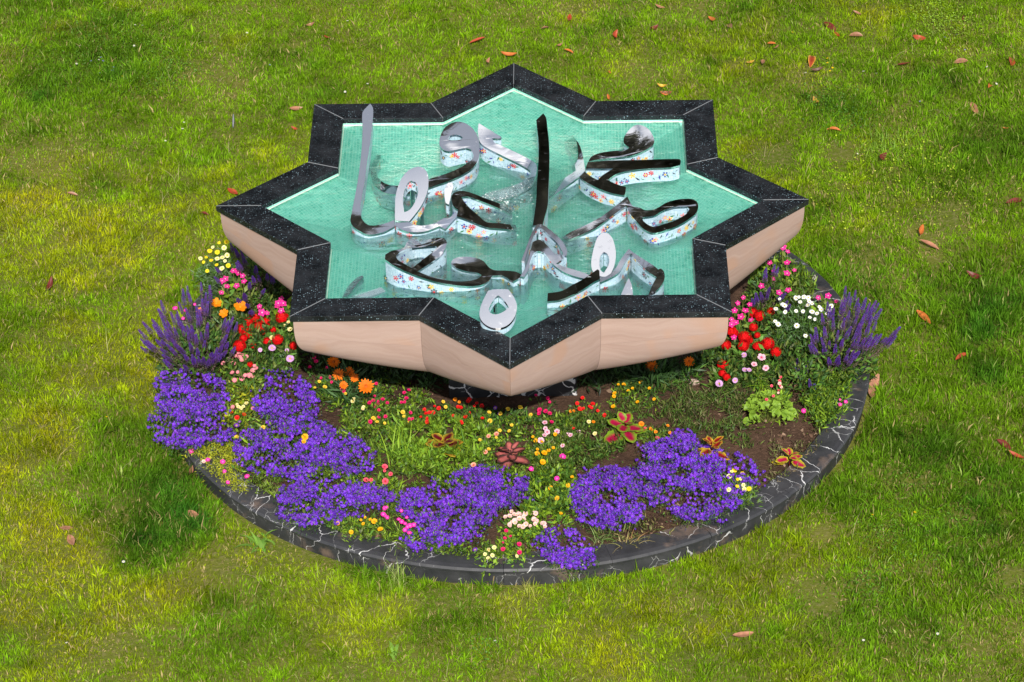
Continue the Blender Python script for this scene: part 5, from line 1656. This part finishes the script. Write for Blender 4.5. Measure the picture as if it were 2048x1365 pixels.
clump('dandelion', 'broad leaved weed below the front left lobelia', 'weed', 525, 1090, 20, .12, .03, [(.12, .26, .03), (.16, .30, .04)], .026, .8, -.005, 'broad leaved weeds in the lawn')
clump('dandelion', 'broad leaved weed in the lawn at the lower left', 'weed', 520, 1222, 9, .085, .025, [(.18, .33, .04)], .026, .8, -.005, 'broad leaved weeds in the lawn')
clump('dandelion', 'broad leaved weed in the lawn below the front kerb', 'weed', 790, 1310, 9, .08, .02, [(.17, .32, .04)], .024, .7, -.005, 'broad leaved weeds in the lawn')

# yellow stonecrop mat
px, py = RNG.uniform(375, 500, 1500), RNG.uniform(870, 985, 1500)
poly = [(455, 870), (490, 905), (480, 950), (500, 985), (470, 985), (430, 955), (385, 905), (400, 885)]
m = in_poly(px + RNG.normal(0, 3, 1500), py, poly)
px, py = px[m], py[m]
P = unp_np(px, py, SOIL + RNG.uniform(.0, .045, len(px)))
sc_root = tag(empty('stonecrop', tuple(P.mean(0))), 'yellow green stonecrop mat at the left front kerb', 'stonecrop')
P3 = np.repeat(P, 5, 0) + RNG.normal(0, .006, (len(P) * 5, 3))
foliage_part(sc_root, *leaf_tris(P3, RNG.normal(0, .7, P3.shape) + [0, 0, .7], RNG.uniform(.012, .028, len(P3)), RNG.uniform(.004, .007, len(P3)), cols_mix(len(P3), [G_YEL, (.36, .40, .02), (.28, .33, .03)])))

# pale seed stalks and long bent blades scattered through the lawn
sp = []
for k in range(520):
    yy = random.uniform(-3.6, 6.0); xx = random.uniform(-1, 1) * (3.3 + (yy + 3.2) * .125)
    if math.hypot(xx, yy) < R_KERB + .06: continue
    nb = random.choice([1, 1, 2, 3])
    sp.append(blades((xx, yy, -.003), nb, random.uniform(.08, .19), .012, random.choice([[(.50, .48, .20)], [(.42, .46, .14)], [(.34, .44, .08)], [(.55, .47, .26)]]), .0036, random.uniform(.4, .95)))
tag(link('seed_stalks', fast_mesh('seed_stalks', *cat3(sp), M_GRASS)), 'pale long seed stalks bent over the short lawn', 'grass', kind='stuff')

# --- seedlings and ground cover nobody could count
GROUND = [  # polygon, leaves per 1000 px^2, height, leaf length, width, palette
    ([(470, 850), (560, 840), (700, 860), (780, 940), (820, 1000), (780, 1050), (600, 1060), (540, 980), (470, 940)], 60, .05, .030, .012, [G_MID, G_OLIVE, G_LIME]),
    ([(640, 720), (800, 730), (860, 800), (900, 825), (1000, 838), (1150, 832), (1140, 900), (1120, 960), (1000, 950), (840, 960), (760, 930), (700, 860), (640, 800)], 150, .05, .028, .011, [G_MID, G_OLIVE, G_LIME]),
    ([(830, 850), (930, 840), (980, 870), (960, 920), (880, 950), (790, 920), (780, 860)], 260, .07, .032, .014, [G_LIME, (.20, .38, .03)]),
    ([(1075, 945), (1150, 935), (1140, 1010), (1080, 1060), (1020, 1055), (1060, 1000)], 260, .07, .032, .016, [G_LIME, G_MID]),
    ([(1150, 830), (1230, 830), (1250, 900), (1180, 940), (1090, 930), (1080, 880)], 160, .05, .030, .008, [G_OLIVE, G_MID]),
    ([(1230, 760), (1340, 770), (1330, 830), (1290, 850), (1240, 830)], 150, .06, .026, .007, [G_OLIVE, G_MID]),
    ([(1330, 760), (1500, 790), (1490, 850), (1380, 860), (1320, 830)], 130, .06, .04, .005, [G_OLIVE, G_MID, (.25, .22, .10)]),
    ([(440, 590), (570, 560), (600, 690), (590, 740), (480, 760), (430, 700)], 220, .10, .035, .014, [G_MID, G_DARK, G_OLIVE]),
    ([(460, 770), (520, 760), (520, 830), (480, 860), (450, 840)], 260, .07, .026, .012, [G_LIME, G_OLIVE, G_YEL]),
    ([(1440, 650), (1560, 600), (1640, 640), (1600, 720), (1560, 770), (1440, 760), (1400, 730)], 200, .09, .035, .014, [G_MID, G_DARK, G_OLIVE]),
    ([(1500, 530), (1590, 510), (1640, 560), (1600, 610), (1500, 640)], 200, .07, .04, .010, [G_MID, G_OLIVE, G_LIME]),
    ([(1600, 730), (1700, 720), (1710, 800), (1640, 860), (1600, 800)], 130, .07, .035, .010, [G_LIME, G_MID]),
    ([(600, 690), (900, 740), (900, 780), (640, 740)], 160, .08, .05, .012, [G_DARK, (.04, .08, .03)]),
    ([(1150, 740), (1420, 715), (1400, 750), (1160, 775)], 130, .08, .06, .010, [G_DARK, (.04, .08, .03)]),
    ([(900, 1095), (1060, 1100), (1070, 1130), (940, 1122), (800, 1110), (700, 1080), (640, 1060), (700, 1040), (800, 1060)], 170, .05, .030, .010, [G_LIME, G_MID, G_OLIVE]),
    ([(480, 940), (560, 955), (555, 1000), (520, 985)], 120, .04, .03, .007, [G_OLIVE, G_LIME]),
    ([(1190, 1060), (1330, 1030), (1440, 1050), (1400, 1080), (1250, 1100), (1190, 1090)], 30, .03, .03, .007, [G_OLIVE, (.3, .25, .10)]),
    ([(1540, 880), (1660, 850), (1640, 920), (1560, 970), (1530, 960)], 45, .03, .03, .006, [G_OLIVE, (.28, .22, .12)]),
    ([(1250, 860), (1500, 840), (1530, 900), (1290, 890)], 60, .04, .03, .006, [G_OLIVE, G_MID]),
    ([(870, 955), (960, 930), (1080, 945), (1060, 980), (820, 975)], 160, .05, .030, .010, [G_MID, G_LIME])]
parts = []
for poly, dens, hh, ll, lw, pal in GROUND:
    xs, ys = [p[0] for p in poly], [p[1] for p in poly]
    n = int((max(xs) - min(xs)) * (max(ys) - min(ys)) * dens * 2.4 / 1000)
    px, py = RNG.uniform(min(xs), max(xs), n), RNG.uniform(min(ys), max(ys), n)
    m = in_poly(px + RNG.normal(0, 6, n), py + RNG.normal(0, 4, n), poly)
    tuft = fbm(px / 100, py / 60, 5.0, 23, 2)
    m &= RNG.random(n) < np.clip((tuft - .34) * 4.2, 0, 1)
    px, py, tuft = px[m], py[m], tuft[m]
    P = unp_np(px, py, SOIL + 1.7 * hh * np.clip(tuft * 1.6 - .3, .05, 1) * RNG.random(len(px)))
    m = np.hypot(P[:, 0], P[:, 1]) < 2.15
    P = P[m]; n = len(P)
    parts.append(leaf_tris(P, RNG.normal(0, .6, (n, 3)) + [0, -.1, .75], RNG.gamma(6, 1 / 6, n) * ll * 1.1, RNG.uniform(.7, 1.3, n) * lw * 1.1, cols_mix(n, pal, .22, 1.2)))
gc = link('seedlings', fast_mesh('seedlings', *cat3(parts), M_LEAF))
tag(gc, 'low green seedlings and foliage covering the bed soil', 'ground cover', kind='stuff')

# soil clods and bark chips
n = 5200
a = RNG.uniform(PI * .95, PI * 2.05, n); r = np.sqrt(RNG.random(n)) * 2.1
P = np.stack([r * np.cos(a), r * np.sin(a), np.full(n, SOIL - .012)], -1)
V, T, C_ = [], [], []
tet = np.array([[0, 0, 1], [.9, 0, -.3], [-.5, .8, -.3], [-.5, -.8, -.3], [.2, .3, .8]])
sz = RNG.gamma(2.0, .0034, n) + .002
R_ = RNG.normal(0, 1, (n, 3, 3)); R_, _ = np.linalg.qr(R_)
V = (P[:, None] + np.einsum('nij,kj->nki', R_, tet) * (sz[:, None, None] * RNG.uniform(.6, 1.4, (n, 1, 3)))).reshape(-1, 3)
i = np.arange(n, dtype=np.int32) * 5
T = np.concatenate([np.stack([i + q for q in f], -1) for f in ((0, 1, 2), (0, 2, 3), (0, 3, 1), (1, 3, 2), (0, 1, 4), (1, 2, 4), (0, 4, 2))])
C_ = np.repeat(cols_mix(n, [(.10, .058, .036), (.15, .09, .06), (.07, .04, .025), (.24, .16, .11)], .6, 1.3), 5, 0)
tag(link('soil_clods', fast_mesh('soil_clods', V, T, C_, plant_material('clod_earth', 0.0, .95, .1))), 'brown soil clods and chips strewn over the bed', 'soil', kind='stuff')


def rock(name, label, px, py, size, col, z):
    b = MB()
    vs, fs = [], []
    for i_ in range(5):
        th = PI * i_ / 4
        for j_ in range(8):
            ph = 2 * PI * j_ / 8
            k = 1 + random.uniform(-.22, .22)
            vs.append((size * k * math.sin(th) * math.cos(ph), size * .7 * k * math.sin(th) * math.sin(ph), size * .5 * k * math.cos(th)))
    for i_ in range(4):
        for j_ in range(8):
            fs.append((i_ * 8 + j_, (i_ + 1) * 8 + j_, (i_ + 1) * 8 + (j_ + 1) % 8, i_ * 8 + (j_ + 1) % 8))
    b.add(vs, fs)
    o = b.build(name, plain(name + '_stone', col, .9, .2, 60, .35))
    o.location = tuple(unp(px, py, z))
    tag(o, label, 'stone')


rock('garden_stone', 'pale crumbly stone on the soil under the right of the bowl', 1388, 764, .045, (.36, .27, .22), SOIL + .012)
rock('garden_stone', 'pale grey mortar lump inside the right rear kerb', 1622, 558, .05, (.34, .31, .26), SOIL + .015)

# ------------------------------------------------------------------ fallen leaves on the lawn
LEAFM = plant_material('dry_leaf', .12, .45, .4)
RED, DRED, ORG, PNK, BRN, YEL_, DBR = (.36, .055, .020), (.150, .024, .018), (.52, .15, .035), (.40, .18, .105), (.30, .14, .08), (.62, .36, .04), (.14, .07, .05)
FALLEN = [
    (955, 83, 8, 36, RED, 'red brown leaf lying behind the fountain, left of its rear tip'),
    (1018, 112, -8, 36, ORG, 'long orange leaf touching the rear tip of the rim'),
    (974, 125, 75, 16, PNK, 'small pale leaf just left of the rear tip of the rim'),
    (1139, 38, 82, 22, RED, 'upright red leaf near the top edge, right of centre'),
    (1091, 55, 20, 20, BRN, 'thin brown leaf near the top edge, above the rear tip'),
    (1137, 103, -25, 24, ORG, 'orange brown curled leaf right of the rear tip'),
    (1118, 93, 30, 16, BRN, 'small brown leaf touching the orange brown curled one'),
    (1228, 73, 80, 20, RED, 'red leaf standing on edge behind the right rear rim'),
    (1305, 60, 35, 24, DRED, 'dark red leaf behind the upper right star point'),
    (1320, 14, -10, 22, PNK, 'pinkish leaf at the top edge above the upper right star point'),
    (1427, 40, -40, 22, ORG, 'orange leaf near the top edge right of the star'),
    (1459, 52, -70, 24, BRN, 'slender brown leaf beside the orange one near the top'),
    (1543, 87, -15, 20, ORG, 'bright orange leaf with a brown one at its foot, upper right'),
    (1553, 95, 25, 14, BRN, 'little brown leaf at the foot of the bright orange one'),
    (1500, 125, 15, 20, YEL_, 'yellow tipped small leaf left of the pale pink one'),
    (1525, 126, 70, 20, PNK, 'pale pink oval leaf in the upper right lawn'),
    (1623, 120, 72, 30, RED, 'red leaf with yellow edges in the upper right lawn'),
    (1634, 142, 5, 26, DBR, 'dark curled leaf just below the yellow edged red one'),
    (1632, 204, -65, 22, YEL_, 'yellow and brown leaf below the dark curled one'),
    (1667, 259, -12, 30, ORG, 'orange twisted leaf above the bare patch at right'),
    (1660, 52, -35, 32, DRED, 'long dark red twisted leaf at the upper right'),
    (1674, 70, -40, 18, RED, 'red brown scrap below the long twisted leaf'),
    (1712, 70, -8, 30, BRN, 'flat grey brown leaf right of the long twisted leaf'),
    (1714, 28, -20, 20, BRN, 'short brown leaf near the top edge at upper right'),
    (1807, 130, 12, 28, DRED, 'dark maroon leaf with pale bands in the right lawn'),
    (1838, 76, -5, 28, RED, 'red ended stick like leaf right of the maroon one'),
    (1928, 35, 60, 20, DRED, 'dark red leaf near the top right corner'),
    (1922, 122, 3, 32, BRN, 'brown flat leaf near the right edge, above the pink one'),
    (2024, 121, 80, 26, RED, 'red glossy leaf beside the right edge near the top'),
    (1980, 170, 60, 16, ORG, 'small orange leaf in the dark grass near the right edge'),
    (1949, 217, -65, 28, PNK, 'dusty pink pointed leaf near the right edge'),
    (1762, 316, 45, 26, DRED, 'dark narrow leaf standing right of the bare patch'),
    (2012, 258, -10, 14, ORG, 'little orange leaf at the right edge below the pink one'),
    (2030, 402, 12, 38, DRED, 'large dark red leaf cut by the right edge'),
    (1840, 465, 65, 26, ORG, 'thin orange leaf on edge in the bare soil at right'),
    (1858, 491, -18, 40, PNK, 'large dusty orange leaf on the bare soil at right'),
    (1952, 554, -25, 32, DRED, 'shiny dark red leaf in lush grass at the right'),
    (1847, 637, -38, 34, ORG, 'orange brown leaf right of the salvia clump'),
    (1925, 716, 25, 34, RED, 'red leaf in the lawn lower right of the orange brown one'),
    (1745, 777, 58, 42, PNK, 'big dusty pink leaf leaning on the right kerb'),
    (2008, 890, -25, 28, DRED, 'maroon leaf at the right edge, lower of the image'),
    (2030, 915, -20, 30, RED, 'red torn leaf just below the maroon one at the right edge'),
    (1486, 1272, 8, 36, PNK, 'lone dusty orange leaf in the lawn at lower right'),
    (383, 1028, -20, 32, PNK, 'folded dusty pink leaf in the dark grass by the left kerb'),
    (382, 947, 80, 18, BRN, 'pale brown leaf touching the left kerb'),
    (133, 1056, 10, 24, BRN, 'brown leaf of the pair at lower left, upper one'),
    (143, 1082, -55, 26, PNK, 'dusty pink leaf of the pair at lower left, lower one'),
    (590, 219, 15, 30, PNK, 'tan curled leaf left of the upper left star point'),
    (590, 258, -20, 16, RED, 'little reddish leaf against the upper left rim'),
    (466, 384, -25, 26, RED, 'bright red leaf behind the left star point'),
    (408, 427, -15, 20, DRED, 'thin dark red leaf left of the left star point'),
    (100, 574, 70, 24, DRED, 'dark red leaf alone in the left lawn'),
    (655, 75, -20, 18, RED, 'reddish leaf in the lawn at upper left of centre'),
    (620, 50, 10, 20, BRN, 'brown crumpled leaf near the top, left of centre'),
    (1323, 173, -3, 22, YEL_, 'yellow and black leaf behind the right rear rim'),
    (1332, 187, -2, 24, ORG, 'orange strip of leaf below the yellow and black one'),
    (1219, 196, -70, 14, ORG, 'small orange leaf against the rear right rim'),
    (1218, 144, -40, 10, ORG, 'tiny orange leaf fragment behind the right rear rim'),
    (145, 388, -5, 22, BRN, 'pale brown leaf sunk in the left lawn'),
    (220, 36, 60, 12, PNK, 'small mauve leaf in the clover at upper left')]
for (fx, fy, ang, lpx, col, lab) in FALLEN:
    W = unp(fx, fy, .034)
    L = lpx / 290.0
    an = math.radians(ang)
    # turn the picture angle into a direction on the ground
    gd = math.atan2(math.sin(an) / .5, math.cos(an))
    L *= min(1.5, math.hypot(math.cos(an), math.sin(an) / .62))
    wd = L * random.uniform(.34, .46)
    curl = random.uniform(-.8, 1.5); fold = random.uniform(.1, 1.1)
    b = MB()
    nl, nw = 8, 5
    vs, cs = [], []
    for i_ in range(nl):
        t = i_ / (nl - 1)
        hw = wd * .5 * (math.sin(PI * (t * .94 + .03)) ** .75)
        for j_ in range(nw):
            s = -1 + 2 * j_ / (nw - 1)
            vs.append(((t - .5) * L, s * hw * (1 - .2 * fold), curl * L * .5 * (t - .5) ** 2 * 2 + fold * hw * abs(s) * .8 + random.uniform(-.001, .001)))
            k = random.uniform(.75, 1.2) * (.75 if j_ == 2 else 1.0)
            cc = col
            if 'yellow edges' in lab and abs(s) > .8: cc = YEL_
            if ('yellow' in lab and 'edges' not in lab) and random.random() < .3: cc = DBR
            cs.append(tuple(min(1, v * k) for v in cc))
    fs = [(i_ * nw + j_, (i_ + 1) * nw + j_, (i_ + 1) * nw + j_ + 1, i_ * nw + j_ + 1) for i_ in range(nl - 1) for j_ in range(nw - 1)]
    b.add(vs, fs, cs)
    tube(b, (-L * .5, 0, curl * L * .25), (-L * .62, .003, curl * L * .2), .0014, .0010, DBR)
    o = b.build('fallen_leaf', LEAFM, smooth=True)
    o.location = tuple(W)
    o.rotation_euler = (random.uniform(-.2, .75), random.uniform(-.25, .25), gd)
    tag(o, lab, 'leaf', 'dry leaves fallen on the lawn')

# grey feather
b = MB()
nl = 12
vs, cs = [], []
for i_ in range(nl):
    t = i_ / (nl - 1)
    for s in (-1, 0, 1):
        hw = .007 * math.sin(PI * min(1, t * .92 + .04)) ** .6
        vs.append((s * hw, t * .12, .006 * math.sin(3 * t) + .002 * abs(s)))
        cs.append((.085, .09, .11) if s else (.25, .25, .27))
b.add(vs, [(i_ * 3 + k, i_ * 3 + k + 1, i_ * 3 + k + 4, i_ * 3 + k + 3) for i_ in range(nl - 1) for k in range(2)], cs)
o = b.build('feather', LEAFM)
o.location = tuple(unp(466, 256, .03)); o.rotation_euler = (.5, .2, .12)
tag(o, 'small dark grey feather lying in the lawn at upper left', 'feather')

# tiny flowers in the lawn
LD = {'white': MB(), 'gold': MB(), 'blue': MB()}
for k, (c1, c2) in {'white': ((.82, .82, .82), (.8, .6, .1)), 'gold': ((.85, .60, .01), (.7, .4, .0)), 'blue': ((.28, .25, .62), (.6, .6, .8))}.items():
    for q in range(7):
        a = 2 * PI * q / 7
        LD[k].add([(0, 0, 0), (math.cos(a - .35) * .007, math.sin(a - .35) * .007, .001), (math.cos(a) * .009, math.sin(a) * .009, .0015), (math.cos(a + .35) * .007, math.sin(a + .35) * .007, .001)], [(0, 1, 2, 3)], c1)
    LD[k].add([(math.cos(q * PI / 3) * .003, math.sin(q * PI / 3) * .003, .002) for q in range(6)], [(0, 1, 2, 3, 4, 5)], c2)
    LD[k].add([(-.0008, 0, 0), (.0008, 0, 0), (.0008, 0, -.05), (-.0008, 0, -.05)], [(0, 1, 2, 3)], (.10, .2, .03))
    LD[k] = LD[k].mesh('lawn_flower_' + k, M_PETAL)
LW = {'white': [(160, 92), (270, 50), (285, 51), (153, 128), (268, 92), (342, 256), (368, 245), (331, 282), (175, 336), (190, 329), (198, 120), (494, 66), (1611, 146), (1727, 143), (1753, 147), (1974, 134), (1993, 168), (1847, 271), (1715, 308), (1933, 965), (990, 1282), (1875, 1268), (1727, 1281), (247, 1124), (133, 1286), (735, 168), (690, 184), (695, 42), (365, 258)],
      'gold': [(1655, 117), (1655, 126), (1665, 136), (1660, 142), (213, 834), (213, 847), (1543, 193), (245, 153), (1585, 65), (1830, 1025), (1745, 1030)],
      'blue': [(202, 115), (228, 135), (225, 141), (206, 122), (182, 122), (200, 146), (1913, 70), (1890, 75), (1930, 100), (1840, 203), (540, 130), (19, 320)]}
LBL = {'white': 'tiny white daisy', 'gold': 'tiny yellow buttercup', 'blue': 'tiny violet speedwell flower'}
ORD = ['leftmost', 'second from left', 'third from left', 'fourth from left', 'fifth from left', 'sixth from left', 'seventh from left', 'eighth from left',
       'ninth from left', 'tenth from left', 'eleventh from left', 'twelfth from left', 'thirteenth from left', 'fourteenth from left']
for k, pts in LW.items():
    zones = {}
    for p in pts:
        zn = ('upper ' if p[1] < 420 else 'middle ' if p[1] < 900 else 'lower ') + ('far left' if p[0] < 240 else 'left' if p[0] < 700 else 'centre' if p[0] < 1350 else 'right')
        zones.setdefault(zn, []).append(p)
    for zn, zp in zones.items():
        for rank, (fx, fy) in enumerate(sorted(zp)):
            o = link('lawn_flower', LD[k])
            o.location = tuple(unp(fx, fy, .045))
            s_ = random.uniform(.8, 1.2)
            o.scale = (s_,) * 3
            o.rotation_euler = (random.uniform(0, .6), random.uniform(-.3, .3), random.uniform(0, 6))
            wh = 'the only one' if len(zp) == 1 else ORD[rank]
            tag(o, '%s, %s in the %s lawn' % (LBL[k], wh, zn), 'flower', 'tiny %s flowers in the lawn' % k)

# clover and leafy weeds in the lawn
parts = []
for (fx, fy, rr_, n, pal) in ((200, 110, .55, 3200, [(.08, .20, .012), (.11, .25, .014)]), (1655, 210, .2, 700, [(.07, .18, .012), (.09, .21, .014)]), (1710, 235, .18, 450, [(.07, .19, .012)]), (1850, 1050, .35, 900, [(.12, .27, .014), (.09, .22, .012)]),
                              (1790, 1090, .2, 350, [(.12, .27, .014)]), (1890, 45, .25, 1000, [(.22, .36, .03)]), (330, 150, .25, 600, [(.10, .23, .014)]), (1740, 1180, .18, 300, [(.10, .24, .014)]), (960, 1310, .12, 160, [(.09, .22, .014)]), (1850, 350, .4, 500, [(.38, .48, .03)]), (1700, 400, .4, 300, [(.38, .46, .03)])):
    c = unp(fx, fy, 0)
    P = np.stack([c[0] + RNG.normal(0, rr_ * .55, n), c[1] + RNG.normal(0, rr_ * .8, n), RNG.uniform(.018, .045, n)], -1)
    P = P[np.hypot(P[:, 0], P[:, 1]) > R_KERB + .03]; n = len(P)
    parts.append(leaf_tris(P, RNG.normal(0, 1, (n, 3)) * [1, 1, .25], RNG.uniform(.010, .018, n), RNG.uniform(.009, .014, n), cols_mix(n, pal)))
tag(link('clover', fast_mesh('clover', *cat3(parts), M_LEAF)), 'patches of clover and small leafy weeds in the lawn', 'clover', kind='stuff')
